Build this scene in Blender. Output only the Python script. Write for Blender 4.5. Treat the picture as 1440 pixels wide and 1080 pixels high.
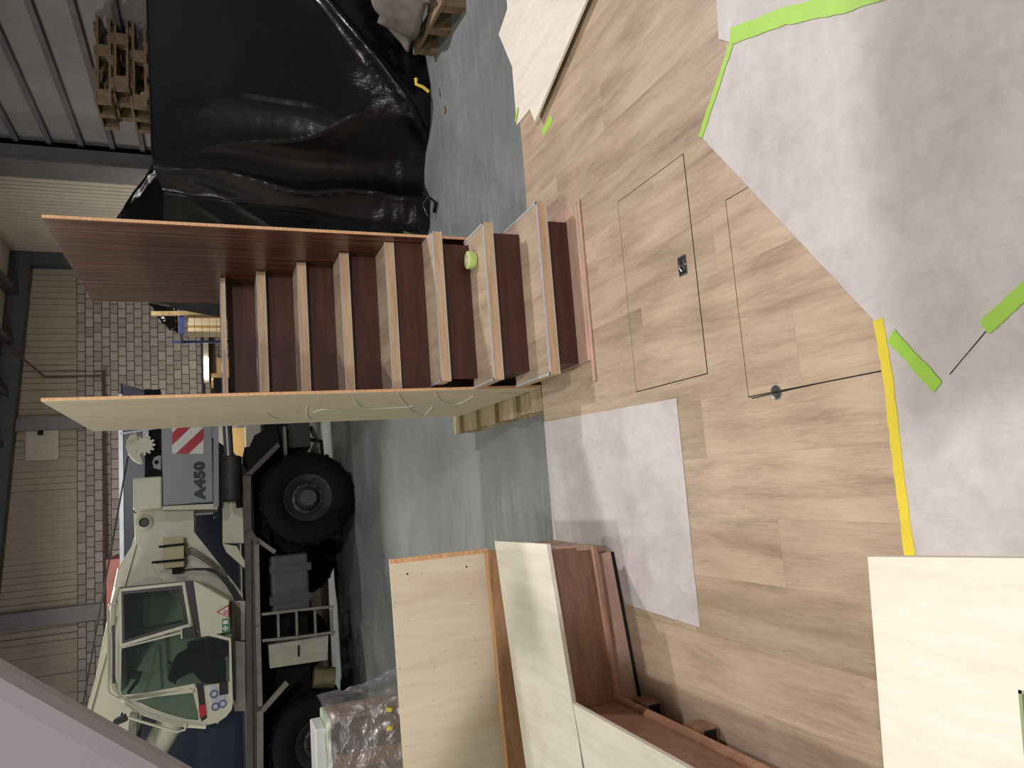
import bpy, bmesh, math, random
from mathutils import Vector, Matrix, noise
random.seed(7)
for o in list(bpy.data.objects): bpy.data.objects.remove(o)
S=bpy.context.scene
COL=S.collection
R_=math.radians
# ---------------------------------------------------------------- camera (photo taken with the phone turned on its side)
F=1045.0; CAM=Vector((0,0,1.6))
def nv(v): return Vector(v).normalized()
_dn=nv((65,2577,F)); _D=Vector((-165,-415,F)); _D=(_D-_dn*_D.dot(_dn)).normalized()
_X=_dn.cross(_D); _X=(_X if _X.x>0 else -_X).normalized()
RM=Matrix((_X,_D,-_dn))
def ray(ix,iy): return RM@Vector((1080-iy-540, ix-720, F))
def onz(ix,iy,z=0.0):
    d=ray(ix,iy); return CAM+d*((z-CAM.z)/d.z)
def ony(ix,iy,y):
    d=ray(ix,iy); return CAM+d*((y-CAM.y)/d.y)
def onx(ix,iy,x):
    d=ray(ix,iy); return CAM+d*((x-CAM.x)/d.x)
cam=bpy.data.cameras.new('camera'); co=bpy.data.objects.new('camera',cam); COL.objects.link(co)
r_=RM@Vector((1,0,0)); d_=RM@Vector((0,1,0)); f_=RM@Vector((0,0,1))
M4=Matrix((d_,r_,-f_)).transposed().to_4x4(); M4.translation=CAM
co.matrix_world=M4; cam.sensor_width=36; cam.lens=F/1440*36; cam.clip_start=.02
S.camera=co
# ---------------------------------------------------------------- world, lamps, exposure
w=bpy.data.worlds.new('hall_ambient'); S.world=w; w.use_nodes=True
w.node_tree.nodes['Background'].inputs[0].default_value=(.80,.84,.90,1)
w.node_tree.nodes['Background'].inputs[1].default_value=.16
S.view_settings.view_transform='Standard'; S.view_settings.look='None'
S.view_settings.exposure=0.0; S.view_settings.gamma=1; S.view_settings.use_curve_mapping=False
def lamp(name,loc,aim,size,power,col):
    l=bpy.data.lights.new(name,'AREA'); l.shape='SQUARE'; l.size=size; l.energy=power; l.color=col
    o=bpy.data.objects.new(name,l); COL.objects.link(o); o.location=loc
    o.rotation_euler=(Vector(aim)-Vector(loc)).to_track_quat('-Z','Y').to_euler(); return o
lamp('high_bay_lamp',(4.2,4.6,5.0),(.8,3.0,0),.18,195,(1,.93,.97))        # right, throws the stair shade to the left
lamp('high_bay_lamp',(-.9,1.1,5.0),(-.7,3,0),.25,84,(.98,1,.86))             # almost above the corner bench
lamp('high_bay_lamp',(1.5,-3.2,4.9),(.6,2.2,0),.18,258,(1,.95,.97))        # behind the camera
lamp('high_bay_lamp',(-4.8,2.5,4.6),(0,3.5,.5),.4,70,(1,.97,.88))
lamp('high_bay_lamp',(-.8,13.0,5.0),(-.8,13,0),.5,250,(1,.97,.9))
lamp('high_bay_lamp',(-5.5,8.5,4.9),(-3,11,0),.6,120,(1,.98,.88))
# ---------------------------------------------------------------- node helpers
MATS={}
def newmat(name):
    m=bpy.data.materials.new(name); m.use_nodes=True; nt=m.node_tree
    b=nt.nodes['Principled BSDF']; MATS[name]=m; return m,nt,b
def nd(nt,t,**k):
    n=nt.nodes.new(t)
    for a,v in k.items():
        if a.startswith('i_'):
            n.inputs[int(a[2:]) if a[2:].isdigit() else a[2:].replace('_',' ')].default_value=v
        else: setattr(n,a,v)
    return n
def ramp(nt,src,stops,interp='LINEAR'):
    r=nt.nodes.new('ShaderNodeValToRGB'); r.color_ramp.interpolation=interp
    e=r.color_ramp.elements
    while len(e)<len(stops): e.new(.5)
    for el,(p,c) in zip(e,stops):
        el.position=p; el.color=(c[0],c[1],c[2],1) if isinstance(c,tuple) else (c,c,c,1)
    nt.links.new(src,r.inputs[0]); return r.outputs[0]
def srgb(r,g,b):
    f=lambda c:(c/255/12.92) if c/255<=.04045 else ((c/255+.055)/1.055)**2.4
    return (f(r),f(g),f(b))
def coords(nt,scale,kind='Object',rot=(0,0,0)):
    if kind=='World':
        tc=nt.nodes.new('ShaderNodeNewGeometry').outputs['Position']
    else: tc=nt.nodes.new('ShaderNodeTexCoord').outputs[kind]
    mp=nd(nt,'ShaderNodeMapping'); mp.inputs['Scale'].default_value=scale; mp.inputs['Rotation'].default_value=rot
    nt.links.new(tc,mp.inputs[0]); return mp.outputs[0]
def noi(nt,vec,scale,detail=4,rough=.55,dist=0):
    n=nd(nt,'ShaderNodeTexNoise'); n.inputs['Scale'].default_value=scale; n.inputs['Detail'].default_value=detail
    n.inputs['Roughness'].default_value=rough; n.inputs['Distortion'].default_value=dist
    nt.links.new(vec,n.inputs['Vector']); return n.outputs['Fac']
def mixc(nt,fac,a,b,mode='MIX'):
    m=nd(nt,'ShaderNodeMix',data_type='RGBA',blend_type=mode)
    for s,v in ((0,fac),(6,a),(7,b)):
        if hasattr(v,'is_linked') or hasattr(v,'links'): nt.links.new(v,m.inputs[s])
        else: m.inputs[s].default_value=v if s==0 else (v[0],v[1],v[2],1)
    return m.outputs[2]
def math_(nt,op,a,b=0.0,c=0.0):
    m=nd(nt,'ShaderNodeMath',operation=op)
    for i,v in enumerate((a,b,c)):
        if hasattr(v,'links'): nt.links.new(v,m.inputs[i])
        else: m.inputs[i].default_value=v
    return m.outputs[0]
def bump(nt,b,h,strength=.2,dist=.01):
    n=nd(nt,'ShaderNodeBump'); n.inputs['Strength'].default_value=strength; n.inputs['Distance'].default_value=dist
    nt.links.new(h,n.inputs['Height']); nt.links.new(n.outputs[0],b.inputs['Normal'])
def setp(b,rough=.5,metal=0,spec=.5,col=None,coat=0):
    b.inputs['Roughness'].default_value=rough; b.inputs['Metallic'].default_value=metal
    b.inputs['Specular IOR Level'].default_value=spec; b.inputs['Coat Weight'].default_value=coat
    if col: b.inputs['Base Color'].default_value=(*col,1)
def plain(name,rgb,rough=.5,metal=0,var=.12,scale=6,spec=.5,bmp=0):
    m,nt,b=newmat(name); c=srgb(*rgb); v=coords(nt,(1,1,1)); n=noi(nt,v,scale,5,.6)
    lo=tuple(x*(1-var) for x in c); hi=tuple(min(1,x*(1+var)) for x in c)
    nt.links.new(ramp(nt,n,[(.3,lo),(.7,hi)]),b.inputs['Base Color']); setp(b,rough,metal,spec)
    if bmp: bump(nt,b,noi(nt,v,scale*12,4),bmp,.003)
    return m
def wood(name,cols,stretch,scale=1,rough=.45,kind='Object',fine=60,contrast=1.0,bands=0):
    """grain along the axis with the smallest stretch"""
    m,nt,b=newmat(name); v=coords(nt,tuple(scale*s for s in stretch),kind)
    n1=noi(nt,v,2.0,5,.6,.6); n2=noi(nt,v,fine/6.0,6,.7,.2)
    s=math_(nt,'ADD',math_(nt,'MULTIPLY',n1,.6),math_(nt,'MULTIPLY',n2,.4))
    c=[srgb(*x) for x in cols]
    st=[(.5-.17/contrast+i*(.34/contrast)/(len(c)-1),c[i]) for i in range(len(c))]
    nt.links.new(ramp(nt,s,st),b.inputs['Base Color']); setp(b,rough)
    bump(nt,b,n2,.06,.002); return m
# plank floor covering: planks run along world Y
def plank_mat():
    m,nt,b=newmat('oak_plank_vinyl'); pos=nt.nodes.new('ShaderNodeNewGeometry').outputs['Position']
    sx=nd(nt,'ShaderNodeSeparateXYZ'); nt.links.new(pos,sx.inputs[0])
    px=math_(nt,'DIVIDE',math_(nt,'ADD',sx.outputs[0],20.07),.205); ix=math_(nt,'FLOOR',px)
    off=math_(nt,'MULTIPLY',math_(nt,'FRACT',math_(nt,'MULTIPLY',ix,.377)),1.3)
    py=math_(nt,'DIVIDE',math_(nt,'ADD',math_(nt,'ADD',sx.outputs[1],20),off),1.3); iy=math_(nt,'FLOOR',py)
    cid=nd(nt,'ShaderNodeCombineXYZ'); nt.links.new(ix,cid.inputs[0]); nt.links.new(iy,cid.inputs[1])
    wn=nd(nt,'ShaderNodeTexWhiteNoise',noise_dimensions='3D'); nt.links.new(cid.outputs[0],wn.inputs['Vector'])
    sc=nd(nt,'ShaderNodeVectorMath',operation='MULTIPLY_ADD'); nt.links.new(pos,sc.inputs[0]); sc.inputs[1].default_value=(10,1.0,1)
    rc=nd(nt,'ShaderNodeVectorMath',operation='SCALE'); nt.links.new(wn.outputs['Color'],rc.inputs[0]); rc.inputs['Scale'].default_value=31
    nt.links.new(rc.outputs[0],sc.inputs[2])
    g1=noi(nt,sc.outputs[0],1.15,5,.6,.7)
    wv=nd(nt,'ShaderNodeTexWave',wave_type='RINGS'); wv.inputs['Scale'].default_value=.8; wv.inputs['Distortion'].default_value=6
    wv.inputs['Detail'].default_value=3; wv.inputs['Detail Scale'].default_value=.7; nt.links.new(sc.outputs[0],wv.inputs['Vector'])
    g2=noi(nt,sc.outputs[0],14,5,.7,.3)
    s=math_(nt,'ADD',math_(nt,'MULTIPLY',g1,.60),math_(nt,'ADD',math_(nt,'MULTIPLY',wv.outputs['Fac'],.07),math_(nt,'MULTIPLY',g2,.34)))
    c=ramp(nt,s,[(.26,srgb(128,108,90)),(.40,srgb(162,140,118)),(.53,srgb(182,160,137)),(.74,srgb(204,184,160))])
    tint=ramp(nt,wn.outputs['Value'],[(0,.90),(1,1.03)])
    c=mixc(nt,1.0,c,tint,'MULTIPLY')
    # knots
    kv=nd(nt,'ShaderNodeVectorMath',operation='MULTIPLY'); nt.links.new(pos,kv.inputs[0]); kv.inputs[1].default_value=(3.4,2.1,1)
    vo=nd(nt,'ShaderNodeTexVoronoi'); vo.inputs['Scale'].default_value=1.0; nt.links.new(kv.outputs[0],vo.inputs['Vector'])
    k=ramp(nt,vo.outputs['Distance'],[(.012,.75),(.05,.0)])
    c=mixc(nt,k,c,srgb(88,62,44))
    fx=math_(nt,'ABSOLUTE',math_(nt,'SUBTRACT',math_(nt,'FRACT',px),.5)); fy=math_(nt,'ABSOLUTE',math_(nt,'SUBTRACT',math_(nt,'FRACT',py),.5))
    e=math_(nt,'MAXIMUM',math_(nt,'GREATER_THAN',fx,.4965),math_(nt,'GREATER_THAN',fy,.4992))
    c=mixc(nt,math_(nt,'MULTIPLY',e,.22),c,srgb(95,72,52))
    nt.links.new(c,b.inputs['Base Color']); setp(b,.42,0,.4); bump(nt,b,g2,.05,.002); return m
PLANK=plank_mat()
def vinyl_mat(name,lo,mid,hi):
    m,nt,b=newmat(name); v=coords(nt,(1,1,1),'World')
    n1=noi(nt,v,3.2,6,.62,.4); n2=noi(nt,v,17,7,.7,.6); n3=noi(nt,v,1.1,3,.5,.3)
    s=math_(nt,'ADD',math_(nt,'MULTIPLY',n1,.45),math_(nt,'ADD',math_(nt,'MULTIPLY',n2,.3),math_(nt,'MULTIPLY',n3,.25)))
    c=ramp(nt,s,[(.34,srgb(*lo)),(.48,srgb(*mid)),(.62,srgb(*hi))])
    # boot-print like scuffs: ridged waves only inside scattered blotches
    wv=nd(nt,'ShaderNodeTexWave'); wv.inputs['Scale'].default_value=22; wv.inputs['Distortion'].default_value=5; wv.inputs['Detail'].default_value=2; nt.links.new(v,wv.inputs['Vector'])
    mask=ramp(nt,noi(nt,v,7.5,2,.4,.8),[(.60,0.0),(.68,1.0)])
    k=math_(nt,'MULTIPLY',math_(nt,'MULTIPLY',wv.outputs['Fac'],mask),.13)
    c=mixc(nt,k,c,srgb(150,142,138))
    nt.links.new(c,b.inputs['Base Color']); setp(b,.5,0,.35); bump(nt,b,n2,.05,.002); return m
VINYL=vinyl_mat('grey_concrete_look_vinyl',(172,165,162),(192,186,183),(208,203,200))
def concrete_mat():
    m,nt,b=newmat('power_floated_concrete'); v=coords(nt,(1,1,1),'World'); vs=coords(nt,(1.2,9,1),'World',(0,0,.5))
    n1=noi(nt,v,.9,6,.6,.5); n2=noi(nt,vs,2.2,6,.7,.6); n3=noi(nt,v,22,5,.7)
    s=math_(nt,'ADD',math_(nt,'MULTIPLY',n1,.6),math_(nt,'ADD',math_(nt,'MULTIPLY',n2,.25),math_(nt,'MULTIPLY',n3,.15)))
    c=ramp(nt,s,[(.3,srgb(92,98,96)),(.5,srgb(116,122,120)),(.68,srgb(142,147,146))])
    nt.links.new(c,b.inputs['Base Color']); nt.links.new(ramp(nt,n2,[(.3,.42),(.7,.62)]),b.inputs['Roughness']); setp2=b.inputs['Specular IOR Level']; setp2.default_value=.35
    bump(nt,b,n3,.04,.002); return m
CONC=concrete_mat()
def block_mat():
    m,nt,b=newmat('sand_lime_block_wall'); tc=nt.nodes.new('ShaderNodeNewGeometry').outputs['Position']
    sx=nd(nt,'ShaderNodeSeparateXYZ'); nt.links.new(tc,sx.inputs[0]); cb=nd(nt,'ShaderNodeCombineXYZ')
    nt.links.new(sx.outputs[0],cb.inputs[0]); nt.links.new(math_(nt,'ADD',sx.outputs[2],10.0-4.245+.1575*40-10),cb.inputs[1])
    br=nd(nt,'ShaderNodeTexBrick'); br.offset=.5; nt.links.new(cb.outputs[0],br.inputs['Vector'])
    for k,v in (('Scale',1),('Mortar Size',.009),('Mortar Smooth',.1),('Bias',0),('Brick Width',.213),('Row Height',.1575)): br.inputs[k].default_value=v
    br.inputs['Color1'].default_value=(*srgb(176,168,163),1); br.inputs['Color2'].default_value=(*srgb(150,143,139),1); br.inputs['Mortar'].default_value=(*srgb(74,66,62),1)
    n=noi(nt,tc,9,5,.7); c=mixc(nt,.35,br.outputs['Color'],ramp(nt,n,[(.3,.45),(.7,1.0)]),'MULTIPLY')
    nt.links.new(c,b.inputs['Base Color']); setp(b,.85); bump(nt,b,math_(nt,'SUBTRACT',1.0,br.outputs['Fac']),.5,.01); return m
BLOCK=block_mat()
MAHO=wood('mahogany_cross_grain',[(50,23,15),(67,33,22),(84,45,31)],(1,14,14),1.2,.42,contrast=1.0)   # grain along X
MAHOZ=wood('mahogany_upright_grain',[(60,31,21),(84,49,35),(132,92,71)],(22,22,.35),1.1,.33,contrast=1.5)  # grain along Z
MAHOL=wood('mahogany_bench_veneer',[(104,72,55),(130,94,74),(148,113,91)],(1.5,12,12),1,.4,contrast=.95)
MAHOP=wood('pink_mahogany_edge',[(158,128,112),(184,152,135),(200,170,153)],(1.5,12,12),1,.45)
NOSE=wood('brown_bench_nosing',[(136,98,76),(162,120,94),(178,138,112)],(1.5,12,12),1,.35)
PLYW=wood('white_poplar_plywood',[(208,200,180),(224,218,202),(236,231,218)],(8,1.2,4),.9,.55,contrast=.75)
PLYV=wood('pale_poplar_face',[(206,188,160),(220,205,180),(230,217,196)],(7,7,.9),.8,.55,contrast=.8)
PLYK=wood('khaki_poplar_back',[(192,178,148),(206,192,164),(216,204,178)],(7,7,.8),.8,.6,contrast=.8)
PLYE=wood('plywood_edge',[(182,128,88),(214,166,122),(230,190,150)],(1,1,40),2,.6)
ORNG=wood('orange_pine_rail',[(148,110,76),(178,136,96),(196,156,116)],(1.2,14,14),1,.5)
OAKF=wood('oak_nosing_face',[(170,138,108),(194,163,130),(210,182,150)],(1.2,16,16),1,.45)
PALW=wood('weathered_pallet_wood',[(120,104,76),(158,140,106),(186,168,132)],(1.2,12,12),1,.8)
PALD=wood('brown_pallet_wood',[(92,74,54),(124,104,80),(146,124,96)],(1.2,12,12),1,.8)
BRWN=wood('brown_packed_timber',[(120,84,58),(150,112,84),(168,130,102)],(12,12,1),1,.5)
SILV=plain('brushed_trim_strip',(196,198,200),.35,.35,.05)
GREY=plain('galvanised_column',(112,110,112),.5,.3,.15,3)
DKST=plain('dark_steel_beam',(70,72,78),.5,.2,.15,3)
CLAD=plain('ribbed_cladding',(158,146,132),.6,.05,.08,2)
CLADR=plain('roof_sheet',(146,144,144),.55,.1,.10,2)
TRANS=plain('pale_wall_sheet',(186,178,166),.6,0,.06,3)
IVORY=plain('ivory_crane_paint',(196,194,172),.38,0,.07,3)
CWGR=plain('grey_counterweight_paint',(134,138,140),.4,0,.04,8)
RED=plain('signal_red',(170,32,40),.4,0,.05)
WHT=plain('white_sticker',(208,208,206),.4,0,.04)
INK=plain('black_lettering',(14,14,16),.4,0,.05)
RUB=plain('tyre_rubber',(7,7,8),.8,0,.2,20,spec=.2)
RIM=plain('grey_wheel_rim',(64,66,70),.5,.3,.2,12)
CHAS=plain('black_chassis_paint',(7,7,8),.6,0,.3,5,spec=.2)
DECK=plain('dirty_deck_edge',(74,72,68),.55,.2,.3,9)
RAIL=plain('worn_grey_rail',(116,113,104),.5,.2,.2,9)
MUFF=plain('sooty_muffler',(52,51,50),.6,.3,.3,9)
NAVY=plain('navy_vehicle_side',(26,36,56),.3,0,.2,2)
ALU=plain('aluminium_rail',(170,174,182),.35,.6,.08)
CONT=plain('rust_red_steel',(134,78,66),.6,0,.12,3)
GRN=plain('lime_masking_tape',(160,206,72),.5,0,.06,14,bmp=.1)
YEL=plain('yellow_masking_tape',(226,204,62),.42,0,.06,14,bmp=.1)
LILAC=plain('lilac_grey_laminate',(150,143,148),.55,0,.03,2)
GREENE=plain('green_core_board',(142,154,112),.6,0,.06)
BLK=plain('dark_gap',(10,9,9),.8,0,.1)
CLOTH=plain('dusty_grey_blanket',(104,98,88),.9,0,.3,9,bmp=.3)
CART=wood('brown_cardboard',[(150,116,76),(176,140,96),(190,156,112)],(2,2,2),1,.85)
CARTL=plain('pale_carton',(226,214,188),.8,0,.06)
SEAT=plain('black_seat_fabric',(26,26,28),.9,0,.3,20)
OLIV=plain('olive_yellow_paint',(96,90,58),.5,0,.25,9)
BLUE=plain('blue_rack_paint',(40,60,140),.5,0,.1)
ORR=plain('orange_rack_paint',(190,84,40),.5,0,.1)
GRNS=plain('green_first_aid',(24,120,70),.5,0,.04)
STEEL=plain('stainless_steel',(150,152,156),.25,.9,.1,20)
PIPE=plain('rust_brown_pipe',(82,58,52),.6,0,.2)
BEIG=plain('beige_junction_box',(176,168,128),.5,0,.05)
def emis(name,col,st):
    m,nt,b=newmat(name); b.inputs['Emission Color'].default_value=(*col,1); b.inputs['Emission Strength'].default_value=st; b.inputs['Base Color'].default_value=(.8,.8,.8,1); return m
TUBE=emis('lit_tube',(1,.97,.9),9)
def plastic_black():
    m,nt,b=newmat('black_polythene'); v=coords(nt,(1,1,1)); n1=noi(nt,v,3.5,6,.6,.7); n2=noi(nt,v,26,5,.7,1.0)
    n3=noi(nt,coords(nt,(3,3,.6)),6,4,.6,1.5)
    setp(b,.20,0,.42,srgb(10,10,13))
    h=math_(nt,'ADD',math_(nt,'MULTIPLY',n1,.6),math_(nt,'ADD',math_(nt,'MULTIPLY',math_(nt,'POWER',n2,2.0),.09),math_(nt,'MULTIPLY',n3,.2))); 
    sx=nd(nt,'ShaderNodeSeparateXYZ'); nt.links.new(nt.nodes.new('ShaderNodeTexCoord').outputs['Object'],sx.inputs[0])
    mk=ramp(nt,sx.outputs[2],[(.15,1.0),(.75,.16)])   # crinkled at the foot, taut higher up
    bump(nt,b,math_(nt,'MULTIPLY',h,mk),.6,.05); return m
BPOLY=plastic_black()
def film():
    m,nt,b=newmat('clear_polythene_film'); out=nt.nodes['Material Output']; nt.nodes.remove(b)
    t=nd(nt,'ShaderNodeBsdfTransparent'); t.inputs[0].default_value=(.93,.94,.95,1); g=nd(nt,'ShaderNodeBsdfGlossy'); g.inputs['Roughness'].default_value=.12
    df=nd(nt,'ShaderNodeBsdfDiffuse'); df.inputs[0].default_value=(.7,.72,.74,1)
    v=coords(nt,(1,1,1)); n=noi(nt,v,9,5,.6,1.5); bp=nd(nt,'ShaderNodeBump'); bp.inputs['Strength'].default_value=.9; bp.inputs['Distance'].default_value=.03
    nt.links.new(n,bp.inputs['Height']); nt.links.new(bp.outputs[0],g.inputs['Normal'])
    m1=nd(nt,'ShaderNodeMixShader'); m1.inputs[0].default_value=.32; nt.links.new(t.outputs[0],m1.inputs[1]); nt.links.new(g.outputs[0],m1.inputs[2])
    m2=nd(nt,'ShaderNodeMixShader'); m2.inputs[0].default_value=.10; nt.links.new(m1.outputs[0],m2.inputs[1]); nt.links.new(df.outputs[0],m2.inputs[2])
    nt.links.new(m2.outputs[0],out.inputs[0]); return m
FILM=film()
def glass(name,col,gl=.12):
    m,nt,b=newmat(name); out=nt.nodes['Material Output']; nt.nodes.remove(b)
    t=nd(nt,'ShaderNodeBsdfTransparent'); t.inputs[0].default_value=(*col,1); g=nd(nt,'ShaderNodeBsdfGlossy'); g.inputs['Roughness'].default_value=.02
    m1=nd(nt,'ShaderNodeMixShader'); m1.inputs[0].default_value=gl; nt.links.new(t.outputs[0],m1.inputs[1]); nt.links.new(g.outputs[0],m1.inputs[2])
    nt.links.new(m1.outputs[0],out.inputs[0]); return m
GLASS=glass('green_tinted_cab_glass',(.62,.69,.64),.08)
# ---------------------------------------------------------------- mesh helpers
def wloc(p):
    v=Vector((0,0,0))
    while p is not None: v=v+p.location; p=p.parent
    return v
class MB:
    def __init__(s): s.v=[]; s.f=[]
    def add(s,vs,fs):
        n=len(s.v); s.v+= [Vector(a) for a in vs]; s.f+=[tuple(i+n for i in f) for f in fs]; return s
    def box(s,x0,x1,y0,y1,z0,z1):
        return s.add([(x,y,z) for z in (z0,z1) for y in (y0,y1) for x in (x0,x1)],[(0,2,3,1),(4,5,7,6),(0,1,5,4),(2,6,7,3),(0,4,6,2),(1,3,7,5)])
    def obox(s,c,size,M=None):
        M=M or Matrix.Identity(3); hx,hy,hz=[a/2 for a in size]; c=Vector(c)
        return s.add([c+M@Vector((x,y,z)) for z in (-hz,hz) for y in (-hy,hy) for x in (-hx,hx)],[(0,2,3,1),(4,5,7,6),(0,1,5,4),(2,6,7,3),(0,4,6,2),(1,3,7,5)])
    def prism(s,poly,ex):
        poly=[Vector(p) for p in poly]; ex=Vector(ex); n=len(poly)
        return s.add(poly+[p+ex for p in poly],[tuple(range(n))[::-1],tuple(range(n,2*n))]+[(i,(i+1)%n,n+(i+1)%n,n+i) for i in range(n)])
    def lathe(s,prof,o,ax,seg=32,cap=True):
        o=Vector(o); ax=Vector(ax).normalized(); a=ax.orthogonal().normalized(); b=ax.cross(a)
        vs=[];fs=[];n=len(prof)
        for j in range(seg):
            t=2*math.pi*j/seg; d=a*math.cos(t)+b*math.sin(t)
            for r,h in prof: vs.append(o+d*r+ax*h)
        for j in range(seg):
            k=(j+1)%seg
            for i in range(n-1): fs.append((j*n+i,j*n+i+1,k*n+i+1,k*n+i))
        if cap:
            fs.append(tuple(j*n for j in range(seg))); fs.append(tuple(j*n+n-1 for j in reversed(range(seg))))
        return s.add(vs,fs)
    def cyl(s,p0,p1,r,r1=None,seg=20):
        p0=Vector(p0);p1=Vector(p1); L=(p1-p0).length
        return s.lathe([(r,0),(r if r1 is None else r1,L)],p0,p1-p0,seg)
    def tube(s,pts,r,seg=8,close=False):
        pts=[Vector(p) for p in pts]; n=len(pts); vs=[];fs=[]; prev=None
        for i,p in enumerate(pts):
            a=pts[(i-1)%n] if (close or i>0) else p; c=pts[(i+1)%n] if (close or i<n-1) else p
            t=(c-a).normalized()
            if prev is None: u=t.orthogonal().normalized()
            else: u=(prev-t*prev.dot(t)).normalized()
            prev=u; w_=t.cross(u)
            for k in range(seg):
                an=2*math.pi*k/seg; vs.append(p+(u*math.cos(an)+w_*math.sin(an))*r)
        m=n if close else n-1
        for i in range(m):
            j=(i+1)%n
            for k in range(seg): l=(k+1)%seg; fs.append((i*seg+k,i*seg+l,j*seg+l,j*seg+k))
        if not close: fs.append(tuple(range(seg))[::-1]); fs.append(tuple((n-1)*seg+k for k in range(seg)))
        return s.add(vs,fs)
    def grid(s,fn,nu,nv_):
        vs=[fn(i/nu,j/nv_) for j in range(nv_+1) for i in range(nu+1)]
        fs=[(j*(nu+1)+i,j*(nu+1)+i+1,(j+1)*(nu+1)+i+1,(j+1)*(nu+1)+i) for j in range(nv_) for i in range(nu)]
        return s.add(vs,fs)
    def build(s,name,mat,parent=None,bevel=0,smooth=False,local=False,solid=0,bseg=2):
        me=bpy.data.meshes.new(name); off=Vector((0,0,0)) if (local or parent is None) else wloc(parent)
        me.from_pydata([tuple(p-off) for p in s.v],[],s.f)
        bm=bmesh.new(); bm.from_mesh(me); bmesh.ops.recalc_face_normals(bm,faces=bm.faces); bm.to_mesh(me); bm.free()
        me.materials.append(mat); o=bpy.data.objects.new(name,me); COL.objects.link(o); o.parent=parent
        if smooth:
            for p in me.polygons: p.use_smooth=True
            if smooth!='all': me.set_sharp_from_angle(angle=R_(38))
        if solid:
            q=o.modifiers.new('s','SOLIDIFY'); q.thickness=solid; q.offset=-1
        if bevel:
            q=o.modifiers.new('b','BEVEL'); q.width=bevel; q.segments=bseg; q.limit_method='ANGLE'; q.angle_limit=R_(40)
        return o
def tag(o,label,cat,group=None,kind=None):
    o['label']=label; o['category']=cat
    if group: o['group']=group
    if kind: o['kind']=kind
    return o
def thing(name,label,cat,loc=(0,0,0),rz=0,group=None):
    o=bpy.data.objects.new(name,None); COL.objects.link(o); o.location=loc; o.rotation_euler=(0,0,rz); o.empty_display_size=.1
    return tag(o,label,cat,group)
def struct(o): o['kind']='structure'; return o
def ctree(o,parent=None):
    c=o.copy(); COL.objects.link(c); c.parent=parent
    for ch in list(o.children): ctree(ch,c)
    return c
#@@SETTING
# ================================================================ SETTING
HZ=-.17       # hall floor level, the plank deck is z=0
YW=18.0; XW=5.5
struct(MB().box(-16,12,-8,22,HZ-.1,HZ).build('concrete_floor',CONC))
# plank-covered deck
struct(MB().box(-4.2,4.2,-2.6,3.506,HZ,0).build('floor',PLANK))
struct(MB().box(-16,XW+.2,YW,YW+.2,HZ,4.25).build('wall_back',BLOCK))
# ribbed cladding above the blocks
def ribs(x0,x1,y,z0,z1f,pitch,depth):
    m=MB(); x=x0
    while x<x1:
        a=[(x,y,z0),(x+pitch*.78,y,z0),(x+pitch*.84,y+depth,z0),(x+pitch*.94,y+depth,z0),(x+pitch,y,z0)]
        for p,q in zip(a,a[1:]): m.add([p,q,(q[0],q[1],z1f(q[0])),(p[0],p[1],z1f(p[0]))],[(0,1,2,3)])
        x+=pitch
    return m
zroof=lambda x:5.15+(XW-x)*.079
struct(ribs(-16,XW,YW+.02,4.25,lambda x:zroof(x)+.1,.132,.03).build('wall_back_cladding',CLAD,solid=.02))
# roof beam along the back wall, rafters, purlins, roof sheet
struct(MB().prism([(XW,YW-.35,zroof(XW)-.12),(-16,YW-.35,zroof(-16)-.12),(-16,YW-.35,zroof(-16)+.22),(XW,YW-.35,zroof(XW)+.22)],(0,.3,0)).build('trim_1',DKST))
px=XW-.9; k=2
while px>-9:
    struct(MB().box(px-.06,px+.06,-2,YW-.36,zroof(px)+.02,zroof(px)+.2).build('trim_%d'%k,DKST)); px-=1.05; k+=1
struct(MB().prism([(XW+.2,-6,zroof(XW)+.25),(-16,-6,zroof(-16)+.25),(-16,-6,zroof(-16)+.3),(XW+.2,-6,zroof(XW)+.3)],(0,YW+6.2,0)).build('ceiling',TRANS))
# right wall: pale sheet at the back, darker longitudinal ribs nearer
mwr=MB(); y=12.5
while y<YW:
    mwr.box(XW,XW+.05,y,y+.13,HZ,5.4); mwr.box(XW+.02,XW+.05,y+.13,y+.17,HZ,5.4); y+=.17
struct(mwr.build('wall_right_far',TRANS))
mw=MB(); mw.box(XW+.05,XW+.1,-4,12.6,HZ,5.6); z=1.2
struct(mw.build('wall_right',CLADR))
while z<5.3:
    struct(MB().box(XW-.02,XW+.05,-4,12.3,z,z+.07).build('trim_%d'%k,GREY)); k+=1; z+=.42
struct(MB().box(XW-.30,XW+.04,12.25,12.32,HZ,5.4).box(XW-.30,XW+.04,12.78,12.85,HZ,5.4).box(XW-.06,XW+.02,12.25,12.85,HZ,5.4).box(XW-.31,XW-.27,12.22,12.88,HZ,5.4).build('trim_%d'%k,GREY)); k+=1
struct(MB().box(XW-.28,XW-.02,YW-.32,YW-.02,HZ,5.2).build('trim_%d'%k,DKST)); k+=1
# posts on the back wall
for pa in ((70,596,.13),(70,868,.16)):
    p=ony(pa[0],pa[1],YW-.1); struct(MB().box(p.x-pa[2],p.x+pa[2],YW-.16,YW,3.75 if pa[1]>700 else 4.1,zroof(p.x)).build('trim_%d'%k,GREY)); k+=1
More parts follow.
